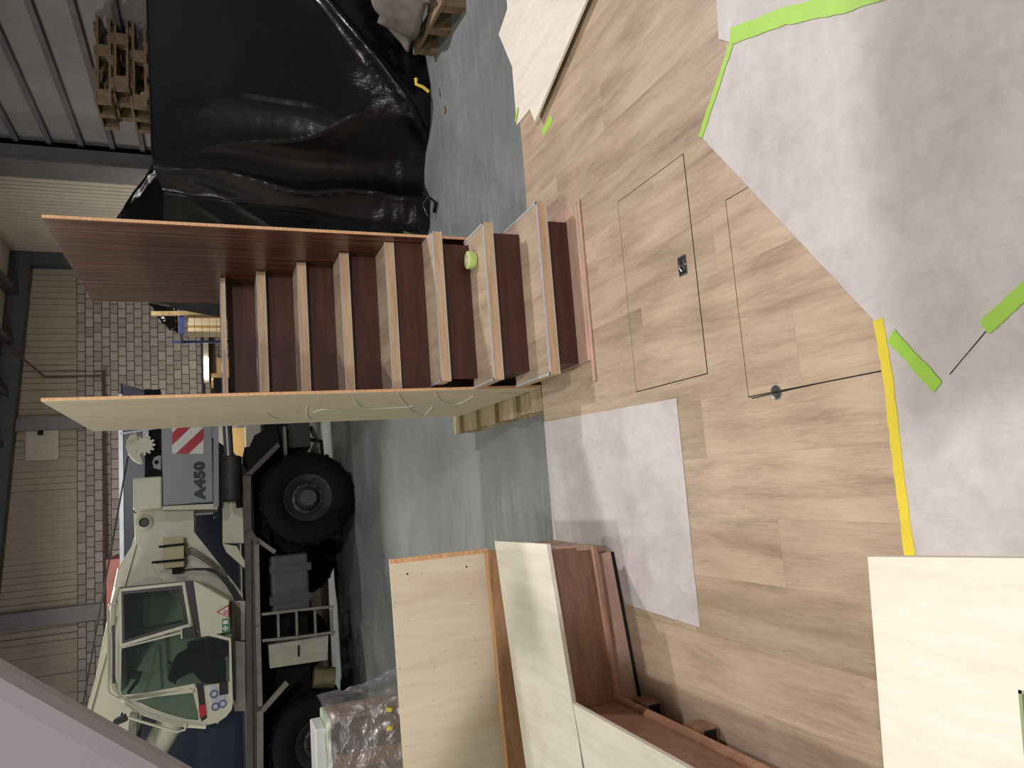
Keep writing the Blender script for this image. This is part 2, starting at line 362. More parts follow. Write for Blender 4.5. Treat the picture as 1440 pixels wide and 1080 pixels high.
# pipes on the wall
a=ony(145,528,YW-.2); zz=a.z
pp=thing('wall_pipe','thin rust brown pipe running level along the block wall','pipe',(a.x,YW-.15,zz))
MB().tube([(a.x+.12,YW-.15,zz),(-9,YW-.15,zz-.02)],.035).build('level_run',PIPE,pp,smooth=True)
b1=ony(62,531,YW-.2); b0=ony(0,478,YW-.6)
MB().tube([(a.x,YW-.17,zz),(a.x,YW-.17,b1.z),(b0.x,YW-.55,b0.z)],.022).build('rising_run',PIPE,pp,smooth=True)
# vent panel in the cladding
p0=ony(36,600,YW-.02); p1=ony(83,646,YW-.02)
vp=thing('wall_vent','pale square panel with small black grille high in the cladding','vent',(p0.x,YW-.03,p1.z))
MB().box(p1.x,p0.x,YW-.05,YW,p1.z,p0.z).build('panel',TRANS,vp,bevel=.01)
q=ony(57,608,YW-.06); MB().box(q.x-.06,q.x+.06,YW-.09,YW-.05,q.z-.05,q.z+.05).build('grille',BLK,vp)
#@@DECK
# ================================================================ HATCHES IN THE DECK
def hatch(x0,x1,y0,y1,label,ring,cat='hatch'):
    t=thing('floor_hatch',label,cat,((x0+x1)/2,(y0+y1)/2,0)); g=.0035
    MB().box(x0,x1,y0,y1,.0002,.0010).build('shadow_gap',BLK,t)
    MB().box(x0+g,x1-g,y0+g,y1-g,.0010,.0016).build('hatch_panel',PLANK,t)
    return t
h1=hatch(.308,1.114,2.112,2.587,'oak plank floor hatch with square flush ring pull, nearer the stairs','sq')
c=onz(960.5,373.5); f=MB()
f.box(c.x-.036,c.x+.036,c.y-.026,c.y+.026,.0016,.0035); fr=f.build('ring_pull',STEEL,h1,bevel=.001)
MB().box(c.x-.029,c.x+.029,c.y-.02,c.y+.02,.0035,.0038).build('recess',BLK,fr)
MB().tube([(c.x-.02,c.y-.012,.005),(c.x+.02,c.y-.012,.005),(c.x+.022,c.y+.002,.006),(c.x+.007,c.y+.012,.006),(c.x-.007,c.y+.012,.006),(c.x-.022,c.y+.002,.006)],.003,close=True).build('ring',STEEL,fr,smooth=True)
MB().box(c.x-.004,c.x+.004,c.y-.02,c.y+.012,.0038,.006).build('lock_bar',STEEL,fr)
h2=hatch(.200,.862,1.395,1.918,'oak plank floor hatch with round metal plug, partly under the grey sheet','rd')
c=onz(1092,551.5); rp=MB().lathe([(0.0,0),(.022,0),(.022,.002),(.018,.003),(0.0,.003)],(c.x,c.y,.0016),(0,0,1),32,False).build('ring_pull',STEEL,h2,smooth=True)
MB().box(c.x-.004,c.x+.004,c.y-.016,c.y+.016,.0046,.0056).build('slot_bar',BLK,rp)
# ================================================================ LOOSE SHEETS AND TAPE
def sheet(name,pts,z0,th,mat,label,cat,**k):
    P=[onz(*p,z0) if len(p)==2 else Vector(p) for p in pts]
    o=MB().prism([Vector((p.x,p.y,z0)) for p in P],(0,0,th)).build(name,mat); return tag(o,label,cat,**k)
P=[(772,592),(950,560),(958,640),(985,882),(925,868),(845,840)]
sheet('vinyl_sheet',[Vector((.278,3.504,0)),onz(952,560),onz(985,882),onz(880,849),onz(864.5,776),Vector((-.325,2.95,0)),Vector((-.325,3.504,0))],.0006,.003,VINYL,'grey concrete-look vinyl offcut at the deck edge beside the corner bench','sheet')
# large grey sheet near the camera and the one beyond the green tape seam
sheet('vinyl_sheet',[onz(985,190),onz(1230,450),onz(1240,500),onz(1282,790),Vector((-.8,1.37,0)),Vector((-.8,-.4,0)),Vector((1.6,-.4,0)),Vector((1.62,1.32,0)),onz(1240,0),onz(1180,0),onz(1030,58)],.0022,.0025,VINYL,'large grey concrete-look vinyl sheet in front of the camera','sheet')
sheet('vinyl_sheet',[onz(1013,55),onz(1031,60),onz(1110,20),onz(1236,-40),Vector((1.75,1.2,0)),Vector((1.95,1.8,0))],.0048,.0025,VINYL,'smaller grey vinyl sheet beyond the long green tape seam','sheet')
def tape(name,pts,wd,z,mat,label,cat='tape',wob=.002,**k):
    pts=[Vector((p[0],p[1],0)) for p in pts]; m=MB(); L=[];Rr=[]
    rnd=random.Random(len(label))
    fine=[]
    for a,b in zip(pts,pts[1:]):
        for i in range(8): fine.append(a.lerp(b,i/8))
    fine.append(pts[-1])
    for i,p in enumerate(fine):
        t=(fine[min(i+1,len(fine)-1)]-fine[max(i-1,0)]).normalized(); nn=Vector((-t.y,t.x,0))
        L.append(p+nn*(wd/2+rnd.uniform(-wob,wob))+t*(rnd.uniform(-.004,.004) if i in (0,len(fine)-1) else 0)); Rr.append(p-nn*(wd/2+rnd.uniform(-wob,wob)))
    n=len(L); vs=[]
    for a,b in zip(L,Rr):
        for q in (a,b): vs.append((q.x,q.y,z))
        for q in (a,b): vs.append((q.x,q.y,z+.0007+rnd.uniform(0,.0004)))
    fs=[]
    for i in range(n-1):
        a=i*4;b=a+4; fs+=[(a+2,a+3,b+3,b+2),(a,b,b+1,a+1),(a,a+2,b+2,b),(a+1,b+1,b+3,a+3)]
    fs+=[(0,1,3,2),((n-1)*4,(n-1)*4+2,(n-1)*4+3,(n-1)*4+1)]
    return tag(m.add(vs,fs).build(name,mat),label,cat,**k)
tape('masking_tape',[onz(1029,52),onz(1110,22),onz(1190,5),onz(1290,-30)],.052,.0075,GRN,'long green masking tape over the seam of two grey sheets')
tape('masking_tape',[onz(1033,55),onz(1012,118),onz(987,193)],.024,.0066,GRN,'narrow green masking tape along the slanting edge of the grey sheet')
tape('masking_tape',[onz(1237,450),onz(1252,540),onz(1268,680),onz(1288,830)],.030,.0052,YEL,'yellow masking tape strip along the deck planks and grey sheet')
tape('masking_tape',[onz(1256,472),onz(1286,505),onz(1322,545)],.034,.0062,GRN,'green tape piece touching the end of the yellow tape')
tape('masking_tape',[onz(1386,462),onz(1412,438),onz(1460,395)],.036,.0062,GRN,'green tape piece at the near end of the short floor cut')
tape('sheet_cut_line',[onz(1338,526),onz(1392,462)],.0022,.0048,BLK,'thin dark cut between the two green tape pieces','cut',wob=.0003)
tape('masking_tape',[onz(733,150)+Vector((0,.015,0)),onz(728,172)],.022,.0135,GRN,'small green tape piece at the deck edge under the white sheets')
tape('masking_tape',[onz(776,166),onz(763,188)],.040,.0006,GRN,'short green tape piece alone on the oak planks')
# seam in plank sheet, running from the hatch to the yellow tape
tape('deck_joint',[onz(1058,560),onz(1240,519)],.0035,.0003,BLK,'dark joint between the plank deck sections near the yellow tape','joint',wob=.0003)
# white boards, far right
sheet('plywood_board',[onz(712,-30),Vector((3.1,3.5,0)),onz(715,0),onz(729,176),onz(752,148),onz(860,-60)],.0004,.010,PLYW,'pinkish white board lying flat at the deck edge, lower of two','board')
A=onz(755,171,.03); d=(onz(828,0,.03)-A).normalized(); e=(onz(712,68,.03)-A).normalized()
o=MB().prism([A,A+d*1.35,A+d*1.35+e*.8,A+e*.8],(0,0,.012)).build('plywood_board',PLYW); tag(o,'white plywood board lying on top of the other board, sharp corner towards the stairs','board')
#@@STAIRS
# ================================================================ STAIRCASE
st=thing('staircase','dark mahogany mock-up staircase with oak treads between two plywood side panels','staircase',(.85,3.5,0))
GO=.1965; RI=.1955; Y1=3.0; Z1=.178
def tread(k,x0,x1,yf,yb,zt,th=.044):
    m=MB(); t_=MB().box(x0,x1,yf,yb,zt-th,zt).build('tread',OAKF,st,bevel=.0015)
    MB().box(x0+.012,x1-.012,yf+.012,yb-.004,zt,zt+.0012).build('tread_covering',PLANK,t_)
    s=MB().box(x0-.001,x1+.001,yf-.0015,yf+.014,zt-.002,zt+.003)
    s.box(x0-.001,x1+.001,yf-.003,yf,zt-th-.001,zt-th+.003)
    if k<3: s.box(x0-.001,x0+.011,yf,yb,zt,zt+.003).box(x1-.011,x1+.001,yf,yb,zt,zt+.003)
    s.build('nosing_trim',SILV,t_)
XL=.474; XR=1.238
MB().box(.500,1.247,2.925,3.5,.001,.016).build('base_board',MAHOP,st,bevel=.002)
MB().box(.404,1.25,2.905,2.925,.001,.012).build('base_trim',MAHOP,st,bevel=.003)
for k in range(8):
    yf=Y1+GO*k+(.004 if k else 0); zt=Z1+RI*k
    ry=yf+.035; z0=.016 if k==0 else zt-RI+.002
    x0,x1=(.504,1.184) if k<3 else (XL+.002,XR-.002)
    MB().box(x0,x1,ry,ry+.012,z0,zt-.044).build('riser',MAHO,st)
    if k==0: tread(0,.452,1.264,yf,yf+.42,zt)
    elif k==1: tread(1,.462,1.225,yf,yf+.30,zt)
    elif k==2: tread(2,.488,1.236,yf,yf+.26,zt)
    elif k==7: tread(7,XL+.002,XR-.002,yf-.05,yf+.55,zt-.012,.022)
    else: tread(k,XL+.002,XR-.002,yf,yf+.25,zt)
# inner stringers behind the lowest risers
for x in (.504,1.172): MB().box(x,x+.012,3.048,3.5,.016,Z1-.045).box(x,x+.012,3.248,3.5,Z1+.002,Z1+RI-.045).build('inner_stringer',MAHO,st)
MB().box(XL+.002,XR-.002,3.59,3.60,.002,Z1+RI*3-.05).build('back_board',MAHO,st)
def panel(x0,x1,zb,name,mo,mi,outer_left):
    o_=MB().box(x0,x1,3.508,4.93,zb,2.245).build(name,PLYE,st)
    if outer_left:
        MB().box(x0-.0012,x0,3.509,4.929,zb,2.244).build('poplar_face',mo,o_); MB().box(x1,x1+.0012,3.509,4.929,zb,2.244).build('mahogany_face',mi,o_)
    else:
        MB().box(x1,x1+.0012,3.509,4.929,zb,2.244).build('poplar_face',mo,o_); MB().box(x0-.0012,x0,3.509,4.929,zb,2.244).build('mahogany_face',mi,o_)
    return o_
lp=panel(XL-.014,XL-.002,.001,'side_panel',PLYK,MAHOZ,True)
rp=panel(XR+.002,XR+.015,.001,'side_panel',PLYK,MAHOZ,False)
# thin white strings hanging over the outer face of the left panel
def arc(pts):
    P=[onx(x,y,XL-.018) for x,y in pts]; out=[]
    n=len(P)
    for i in range(n-1):
        p0=P[max(i-1,0)];p1=P[i];p2=P[i+1];p3=P[min(i+2,n-1)]
        for k in range(6):
            t=k/6; out.append(.5*((2*p1)+(p2-p0)*t+(2*p0-5*p1+4*p2-p3)*t*t+(3*p1-p0-3*p2+p3)*t**3))
    out.append(P[-1]); return out
for pts in ([(375,581),(383,587),(392,589)],[(432,570),(431,583),(437,590)],[(440,580),(452,576),(468,576),(485,577)],[(497,561),(504,570),(515,574),(540,574),(573,572),(580,570)],[(559,553),(568,566),(580,578),(596,584),(601,580),(608,572)],[(612,552),(621,564),(640,568),(652,565),(665,557)]):
    MB().tube(arc(pts),.0022,6).build('white_string',plain('string_white',(250,248,240),.5,0,.02) if 'string_white' not in MATS else MATS['string_white'],lp,smooth=True)
# roll of green tape standing on the second tread
c=onz(663,366,Z1+RI+.02); zt=Z1+RI+.0013; zt=Z1+RI+.0045
tr=thing('tape_roll','pale green roll of masking tape lying on the second tread','tape roll',(c.x,c.y,zt))
MB().lathe([(.026,0),(.043,0),(.044,.002),(.044,.036),(.043,.038),(.026,.038),(.026,0)],(c.x,c.y,zt),(0,0,1),40,False).build('tape',plain('pale_green_roll',(184,206,122),.5,0,.05),tr,smooth=True)
MB().lathe([(.0235,0),(.0258,0),(.0258,.038),(.0235,.038),(.0235,0)],(c.x,c.y,zt),(0,0,1),40,False).build('cardboard_core',CARTL,tr,smooth=True)
#@@PALLETS
# ================================================================ PALLETS
def make_pallet(mat,label,group=None):
    t=thing('wooden_pallet',label,'pallet',(0,0,0),0,group)
    for i,y in enumerate((-.55,-.275,0,.275,.55)):
        MB().box(-.4,.4,y-.055,y+.055,.122,.144).build('deck_board',mat,t,local=True,bevel=.002)
    for x in (-.34,0,.34):
        MB().box(x-.05,x+.05,-.6,.6,.100,.121).build('stringer_board',mat,t,local=True)
        MB().box(x-.05,x+.05,-.6,.6,0,.022).build('bottom_board',mat,t,local=True)
        for y in (-.53,0,.53): MB().box(x-.05,x+.05,y-.07,y+.07,.022,.10).build('block',mat,t,local=True)
    return t
pal=make_pallet(PALW,'pale wooden pallet under the left side panel of the stairs')
pal.location=(.66,4.42,HZ); pal.scale=(1,1,1.12)
pal.location=(.80,4.32,HZ); pal.scale=(1.15,1.28,1.12); pal.rotation_euler=(0,0,0)
#@@BENCH
# ================================================================ CORNER BENCH (L-shaped, leg one turned 11.5 degrees)
bn=thing('corner_bench','unfinished L-shaped mahogany corner bench with white plywood seat boards','bench',(-.9,2.9,0))
an=math.atan2(.2,1); ux=Vector((math.cos(an),math.sin(an),0)); uy=Vector((-math.sin(an),math.cos(an),0))
ZS=.40
b1=onz(540+725/3.1775,740+80/3.1775,ZS); bc=onz(540+840/3.1775,740+790/3.1775,ZS); b0=onz(540+493/3.1775,740+65/3.1775,ZS)
bl=b0-ux*2.3
def q(p,z): return Vector((p.x,p.y,z))
kx=bc.x
MB().prism([q(b1,ZS-.018),q(b0,ZS-.018),q(bl,ZS-.018),Vector((bl.x,bl.y-.1,ZS-.018)),Vector((kx-.016,bc.y-.8,ZS-.018)),Vector((kx-.016,bc.y-.003,ZS-.018)),q(bc,ZS-.018)][:3]+[Vector((bl.x,bc.y-.25,ZS-.018)),Vector((kx-.11,bc.y-.008-.10*.2,ZS-.018)),q(bc,ZS-.018)],(0,0,.018)).build('seat_board',PLYW,bn,bevel=.0012)
c1=onz(540+1271/3.1775,740+1050/3.1775,ZS)
MB().prism([Vector((kx,bc.y-.004,ZS-.018)),Vector((kx,.95,ZS-.018)),Vector((kx-1.1,.95,ZS-.018)),Vector((kx-1.1,bc.y-.27,ZS-.018)),Vector((kx-.11,bc.y-.036,ZS-.018))],(0,0,.018)).build('seat_board',PLYW,bn,bevel=.0012)
# front carcass of leg one: base line through F1..F2 on the deck
F1=onz(863.5,775.3); F2=onz(902.5,983); uf=(F1-F2).normalized(); nf=Vector((-uf.y,uf.x,0))
IC=Vector((-.962,(F2+uf*((-.962-F2.x)/uf.x)).y,0))
def strip(a,b,d0,d1,z0,z1): # along a->b, offset d0..d1 backwards (nf)
    return MB().prism([q(a+nf*d0,z0),q(b+nf*d0,z0),q(b+nf*d1,z0),q(a+nf*d1,z0)],(0,0,z1-z0))
E1=F1; t0=onz(832,769,.115)
strip(IC,E1,.009,.03,.012,.10).build('plinth',MAHOP,bn)
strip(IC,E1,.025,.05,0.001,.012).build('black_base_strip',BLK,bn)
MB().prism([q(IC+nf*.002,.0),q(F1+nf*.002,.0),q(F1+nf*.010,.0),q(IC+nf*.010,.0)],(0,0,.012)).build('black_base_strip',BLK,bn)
strip(IC,E1,.012,.030,.10,.13).build('recess_panel',MAHOL,bn)
# rounded nosing
n0=onz(833,768.5,.125); n1=onz(540+1040/3.1775,740+775/3.1775,.125); n2=Vector((n1.x,1.0,.125))
MB().tube([n0,n1+ (n0-n1)*.004,n1,n1+Vector((0,-.01,0)),n2],.021,14).build('rounded_nosing',NOSE,bn,smooth=True)
# inclined back faces between nosing and seat board
def face(a,b,c_,d_,name,mat,th=.012):
    nrm=(b-a).cross(d_-a).normalized(); 
    if nrm.z<0: nrm=-nrm
    return MB().prism([a,b,c_,d_],-nrm*th).build(name,mat,bn)
S0=q(b1,ZS-.02)+uy*.04-ux*.02; S1=q(bc,ZS-.02)+uy*.04
S0.z=S1.z=ZS-.02
face(n0+nf*.012,n1+nf*.012,S1+Vector((-.02,0,0)),S0,'front_panel',MAHOL)
face(n1+Vector((-.012,0,0)),n2+Vector((-.012,0,0)),Vector((kx-.05,1.0,ZS-.02)),Vector((kx-.05,S1.y,ZS-.02)),'front_panel',MAHOL)
# end cheek
MB().prism([n0-uf*.0-nf*.01,n0+nf*.4,q(b0,.13)-uy*.05-ux*.03,q(b0,ZS-.019)-uy*.05-ux*.03,q(b1,ZS-.019)+uy*.04-ux*.012],Vector(-ux)*.016).build('end_panel',MAHOP,bn)
strip(IC,E1,.03,.5,.004,.11).build('base_box',MAHOL,bn)
MB().box(-1.8,-1.0,1.0,2.72,.004,.11).build('base_box',MAHOL,bn)
# toe blocks under leg two
for (ax,ay) in ((915,985),(992,1025)):
    c=onz(ax,ay,.03); blk=MB().box(-1.02,-.895,c.y-.05,c.y+.06,.004,.085).build('toe_block',MAHOL,bn,bevel=.012)
    MB().box(-.985,-.902,c.y-.0515,c.y-.0495,.02,.07).build('black_end_plate',BLK,blk)
# backrest board (upright, pale) and orange rail in front of it
A0=Vector((-.325,3.50,0)); 
ztop=.845; at=onz(548,787,ztop); at2=onz(560,960,ztop); ua=(at-at2).normalized(); na=Vector((-ua.y,ua.x,0))
L0=at; L1=at-ua*2.6
MB().prism([q(L0,.36),q(L1,.36),q(L1,ztop),q(L0,ztop)],na*.018).build('backrest_board',PLYV,bn)
MB().prism([q(L0,.36)-na*.001,q(L0,ztop)-na*.001,q(L0,ztop)-ua*.021-na*.001,q(L0,.36)-ua*.021-na*.001],na*.001).build('edge_batten',PLYE,bn)
ed=MB().prism([q(L0,.36),q(L0,ztop),q(L0,ztop)+ua*.0015,q(L0,.36)+ua*.0015],na*.018).build('backrest_end',PLYE,bn)
for (x,y) in ((573,807),(656,797)):
    r=ray(x,y); t=((L0-CAM).dot(na))/r.dot(na); p=CAM+r*t; MB().cyl(p-na*.0015,p+na*.002,.0045).build('bolt_hole',BLK,bn)
for (x,y) in ((551,804),(555,848),(559,894),(562,941),(566,994),(571,1049),(593,807),(611,938),(626,915),(664,851),(669,901),(668,933),(677,980),(690,1048),(662,835),(574,873),(607,931),(610,985)):
    r=ray(x,y); t=((L0-CAM).dot(na))/r.dot(na); p=CAM+r*t; MB().cyl(p-na*.0008,p+na*.002,.002,seg=8).build('screw_hole',BLK,bn)
r0=q(L0,0)-ua*.01-na*.004; r1=q(L1,0)-na*.004
MB().prism([q(r0,.28),q(r1,.28),q(r1,.325),q(r0,.325)],-na*.03).build('rear_rail',ORNG,bn)
rr0=r0-na*.045; rr1=r1-na*.045
MB().prism([q(rr0,.30),q(rr1,.30),q(rr1,.396),q(rr0,.396)],-na*.05).build('rear_rail',ORNG,bn,bevel=.002)
# legs carrying back of the bench down to the deck / pallets
for s in (.05,1.2): 
    c=q(L0,0)-ua*s-na*.04; MB().box(c.x-.03,c.x+.03,c.y-.03,c.y+.03,(HZ if c.y>3.5 else 0)+.001,.30).build('rear_leg',ORNG,bn)
#@@TABLE
# ================================================================ TABLE TOP NEAR THE CAMERA
zt=.75
p=[onz(1220,783,zt),onz(1440,785,zt),onz(1243,1080,zt)]
ex=(p[2]-p[0]).normalized(); ey=(p[1]-p[0]).normalized()
tb=thing('plywood_table','white plywood table top in front of the camera on a mahogany pedestal','table',(p[0].x-.35,p[0].y-.3,0))
# top with a slot: frame of four pieces joined in one mesh
O=p[0]; 
def tp(u,v,z=zt): 
    w_=O+ex*u+ey*v; return Vector((w_.x,w_.y,z))
sl=onz(1432,970,zt)-O; _dt=ex.x*ey.y-ex.y*ey.x; su=(sl.x*ey.y-sl.y*ey.x)/_dt; sv=(ex.x*sl.y-ex.y*sl.x)/_dt
bm_=MB()
for (u0,u1,v0,v1) in ((0,.45,0,sv),(0,su,sv,.45),(su+.075,.45,sv,.45),(su,su+.075,sv+.03,.45)):
    bm_.prism([tp(u0,v0,zt-.02),tp(u1,v0,zt-.02),tp(u1,v1,zt-.02),tp(u0,v1,zt-.02)],(0,0,.02))
bm_.build('table_top',PLYW,tb)
MB().prism([tp(su+.0,sv+.0,zt-.024),tp(su+.075,sv,zt-.024),tp(su+.075,sv+.03,zt-.024),tp(su,sv+.03,zt-.024)],(0,0,.004)).build('slot_floor',GREENE,tb)
MB().prism([tp(su,sv,zt-.02),tp(su+.075,sv,zt-.02),tp(su+.075,sv+.004,zt-.02),tp(su,sv+.004,zt-.02)],(0,0,.0206)).prism([tp(su,sv,zt-.02),tp(su+.004,sv,zt-.02),tp(su+.004,sv+.03,zt-.02),tp(su,sv+.03,zt-.02)],(0,0,.0206)).build('slot_edge',GREENE,tb)
MB().prism([tp(.20,.2,.005),tp(.43,.2,.005),tp(.43,.43,.005),tp(.20,.43,.005)],(0,0,zt-.026)).build('pedestal',MAHOZ,tb)
# ================================================================ LEANING LAMINATE PANEL, upper left of the frame
yl=.45
a=ony(-40,922,yl); b=ony(265,1095,yl); dd=(a-b).normalized(); nn=Vector((dd.z,0,-dd.x)); 
if nn.x>0: nn=-nn
base=b-dd*((b.z-.0)/dd.z)
topp=base+dd*2.9
W_=.6
o=MB().prism([base,topp,topp+nn*W_,base+nn*W_+dd*(-(base+nn*W_).z/dd.z if False else 0)],(0,.03,0)).build('laminate_panel',LILAC,bevel=.01)
tag(o,'lilac grey laminate panel leaning across the upper left, close to the camera','panel')
#@@TARP
# ================================================================ BLACK TARPAULIN
def polyl(P,s):
    P=[Vector(p) for p in P]; L=[0]
    for a,b in zip(P,P[1:]): L.append(L[-1]+(b-a).length)
    x=s*L[-1]
    for i in range(len(P)-1):
        if x<=L[i+1] or i==len(P)-2:
            return P[i].lerp(P[i+1],(x-L[i])/max(1e-6,L[i+1]-L[i]))
def smth(P,s,w=.012):
    a=Vector((0,0,0)); 
    for k in (-2,-1,0,1,2): a+=polyl(P,min(1,max(0,s+k*w)))
    return a/5
tl=ony(215,235,5.95)
TOP=[(2.0,8.2,tl.z),(2.28,6.7,tl.z-.02),(tl.x-.16,6.05,tl.z-.07),(tl.x,5.95,tl.z),(4.9,5.85,tl.z+.03)]
BOT=[(1.55,8.2,HZ),(1.98,6.6,HZ),(2.12,5.85,HZ),(2.62,5.98,HZ),(2.95,5.66,HZ),(3.5,5.62,HZ),(4.9,5.5,HZ)]
def tarpf(s,t):
    # t: 0 bottom, 1 top
    a=smth(BOT,s,.01); b=smth(TOP,s,.004); p=a.lerp(b,t)
    u=s
    dx=polyl(BOT,min(1,s+.01))-polyl(BOT,max(0,s-.01)); nrm=Vector((dx.y,-dx.x,0)).normalized()
    k=(1-t)
    # radiating folds from the top-left corner of the box
    s0=.505
    ang=math.atan2((s-s0)*5.2,(1-t)*2.1+.02)
    fold=1-2*abs(math.sin(ang*6.5+noise.noise(Vector((s*6,t*3,1)))*1.4))**.7
    near=math.exp(-abs(ang)*1.3) if s<s0+.14 else math.exp(-abs(ang)*2.6)
    amp=.075*near*min(1,k*1.3)
    f2=noise.noise(Vector((s*9,t*2.0,4)))*.07*k*k + noise.noise(Vector((s*26,t*9,7)))*.03*(k**4)+abs(noise.noise(Vector((s*16,t*16,2))))*.035*math.exp(-t*5)
    if s>s0+.1: f2+=.10*math.exp(-((t-.16-(s-.7)*.9)/.10)**2)*min(1,(s-s0-.1)*8)   # billow at the foot
    if p.x>2.7 and s>s0:   # hanging crease rising to the right over the heap at the foot
        zc=HZ+.12+(p.x-3.0)*.72; f2+=.07*math.exp(-((p.z-zc)/.05)**2)*min(1,(p.x-2.7)*3)-.10*max(0,min(1,(zc-p.z)/.12))*min(1,max(0,p.x-3.1)*3)
    return p+nrm*(fold*amp+f2)*(1 if t<.985 else .2)
tp_=thing('tarpaulin_stack','tall stack wrapped in glossy black polythene, right of the stairs','covered stack',(3.2,6.6,HZ))
m=MB().grid(tarpf,230,120); m.build('front_sheet',BPOLY,tp_,smooth='all')
tpts=[tarpf(i/60,1.0) for i in range(61)]
def capf(s,t):
    a=tarpf(s,1.0); b=Vector((3.4+s*1.5-.6,8.3,tl.z-.03)); p=a.lerp(b,t); p.z+=noise.noise(Vector((s*7,t*5,3)))*.03*min(1,t*6); return p
MB().grid(capf,60,20).build('top_sheet',BPOLY,tp_,smooth='all')
# welded seam highlight along top edge
MB().tube([tarpf(.52+i*.008,1.0)+Vector((0,-.004,.004)) for i in range(60)],.006,6).build('top_hem',BPOLY,tp_,smooth=True)
# tied corner knot and yellow tag
k0=onz(606,300,HZ+.04); 
MB().tube([k0+Vector((-.02,0,.02)),k0+Vector((.06,-.06,.08)),k0+Vector((.10,-.10,.04)),k0+Vector((.06,-.09,-.02)),k0+Vector((0,-.03,-.02))],.014,8).build('tied_corner',BPOLY,tp_,smooth=True)
for j,(x,y) in enumerate(((601,140),(583,341))):
    k1=onz(x,y,HZ+.08)+Vector((0,-.12,.02)); MB().tube([k1,k1+Vector((.03,-.01,.05)),k1+Vector((.05,0,.10)),k1+Vector((.10,.0,.10))],.013,6).build('yellow_strap',OLIV if j else YEL,tp_,smooth=True)
# second mound behind it
P1=ony(155,310,8.9); P2=ony(216,421,8.9); P0=ony(222,222,8.9); Pm=ony(128,360,8.9); 
SIL=[Vector((P2.x-.15,0,HZ)),Vector((P2.x,0,P2.z-.5)),Vector((P2.x+.05,0,P2.z)),Vector((Pm.x,0,Pm.z)),Vector((P1.x,0,P1.z)),Vector((P0.x,0,P0.z)),Vector((P0.x+.1,0,P0.z-.9)),Vector((P0.x+.15,0,HZ))]
def mound(s,t):
    p=smth(SIL,s,.01); y=8.4+t*1.6; sc=math.sin(math.pi*min(1,max(0,(t*.9+.05))))**.35
    cx=(P1.x+P2.x)/2+.2
    q_=Vector((cx+(p.x-cx)*(.75+.25*sc),y,HZ+(p.z-HZ)*(.15+.85*sc)))
    q_.x+=noise.noise(Vector((s*9,t*5,5)))*.10; q_.z=max(HZ,q_.z+abs(noise.noise(Vector((s*12,t*7,9))))*.12)
    q_.y+=noise.noise(Vector((s*8,t*4,2)))*.2
    return q_
md=thing('tarpaulin_mound','black polythene covered mound behind the tall wrapped stack','covered stack',((P1.x+P2.x)/2,9.2,HZ))
MB().grid(mound,90,40).build('sheet',BPOLY,md,smooth='all')
# blanket and pallet at the foot of the tarpaulin, top edge of the photo
gp=ctree(pal); gp['label']='brown pallet lying half under the dusty grey blanket beside the black tarpaulin'; gp.location=(4.02,4.98,HZ); gp.rotation_euler=(0,0,R_(84)); gp.scale=(1,1,1.3)
for c_ in gp.children: c_.data=c_.data.copy(); c_.data.materials[0]=PALD
def blank(s,t):
    x=3.42+s*1.0; y=4.72+t*.66+.1*math.sin(s*3)
    z=HZ+.245+.30*(math.sin(math.pi*min(1,t*.8+.12)))+.08*noise.noise(Vector((s*6,t*4,1)))+.03*math.sin(t*20+s*5)
    if s<.12: z=HZ+.25+(z-HZ-.25)*(s/.12)
    return Vector((x+.04*math.sin(t*9),y,z))
tag(MB().grid(blank,50,40).build('grey_blanket',CLOTH,smooth='all',solid=.02),'dusty grey blanket heaped on the pallet at the foot of the black tarpaulin','blanket')
c=onz(627,155,HZ); tag(MB().obox((c.x,c.y,HZ+.008),(.055,.03,.015),Matrix.Rotation(.4,3,'Z')).build('wood_scrap',PALD,bevel=.002),'tiny dark scrap of wood lying alone on the concrete','scrap')
#@@RACK
# ================================================================ PALLET RACK BEHIND, top of the photo
rk=thing('pallet_rack','blue and orange pallet rack behind the black wrapped stack','rack',(5.0,9.3,HZ))
yk=8.9; zb=ony(212,60,yk).z-.13
for x in (4.15,5.38):
    for y in (8.75,9.75): MB().box(x-.05,x+.05,y-.04,y+.04,HZ,zb+.1).build('upright',BLUE,rk)
for y in (8.75,9.75): MB().box(4.2,5.33,y-.025,y+.025,zb-.12,zb).build('beam',ORR,rk)
xs=ony(170,170,yk).x
for i,(dz,dxs,dy,rz) in enumerate(((0,.03,0,4),(.18,-.02,.05,-3),(.36,.10,.0,2),(.54,-.03,.02,-2))):
    c=ctree(gp); c.location=(xs+.86+dxs,9.25+dy,zb+dz); c.rotation_euler=(0,0,R_(90+rz)); c.scale=(1,1,1.22 if i<3 else 1.22)
    c['label']=['lowest pallet of the pile on the rack above the black stack','second pallet from below on the rack above the black stack','second pallet from the top of the pile on the rack','topmost pallet of the pile on the rack by the ribbed wall'][i]
    c['group']='pallets on the rack'
#@@FAR
# ================================================================ THINGS FAR BEHIND THE STAIRS
def cbox(name,ix0,iy0,ix1,iy1,y,dep,mat,label,cat,tape_=True,zb=None):
    a=ony(ix0,iy0,y); b=ony(ix1,iy1,y); x0,x1=sorted((a.x,b.x)); z0,z1=sorted((a.z,b.z))
    if zb is not None: z0=zb
    t=thing(name,label,cat,((x0+x1)/2,y+dep/2,z0)); MB().box(x0,x1,y,y+dep,z0,z1).build('carton' if cat=='box' else 'body',mat,t,bevel=.006)
    if tape_: xm=(x0+x1)/2; MB().box(xm-.025,xm+.025,y-.002,y+dep+.002,z0+.01,z1+.002).build('packing_tape',CARTL,t)
    return t
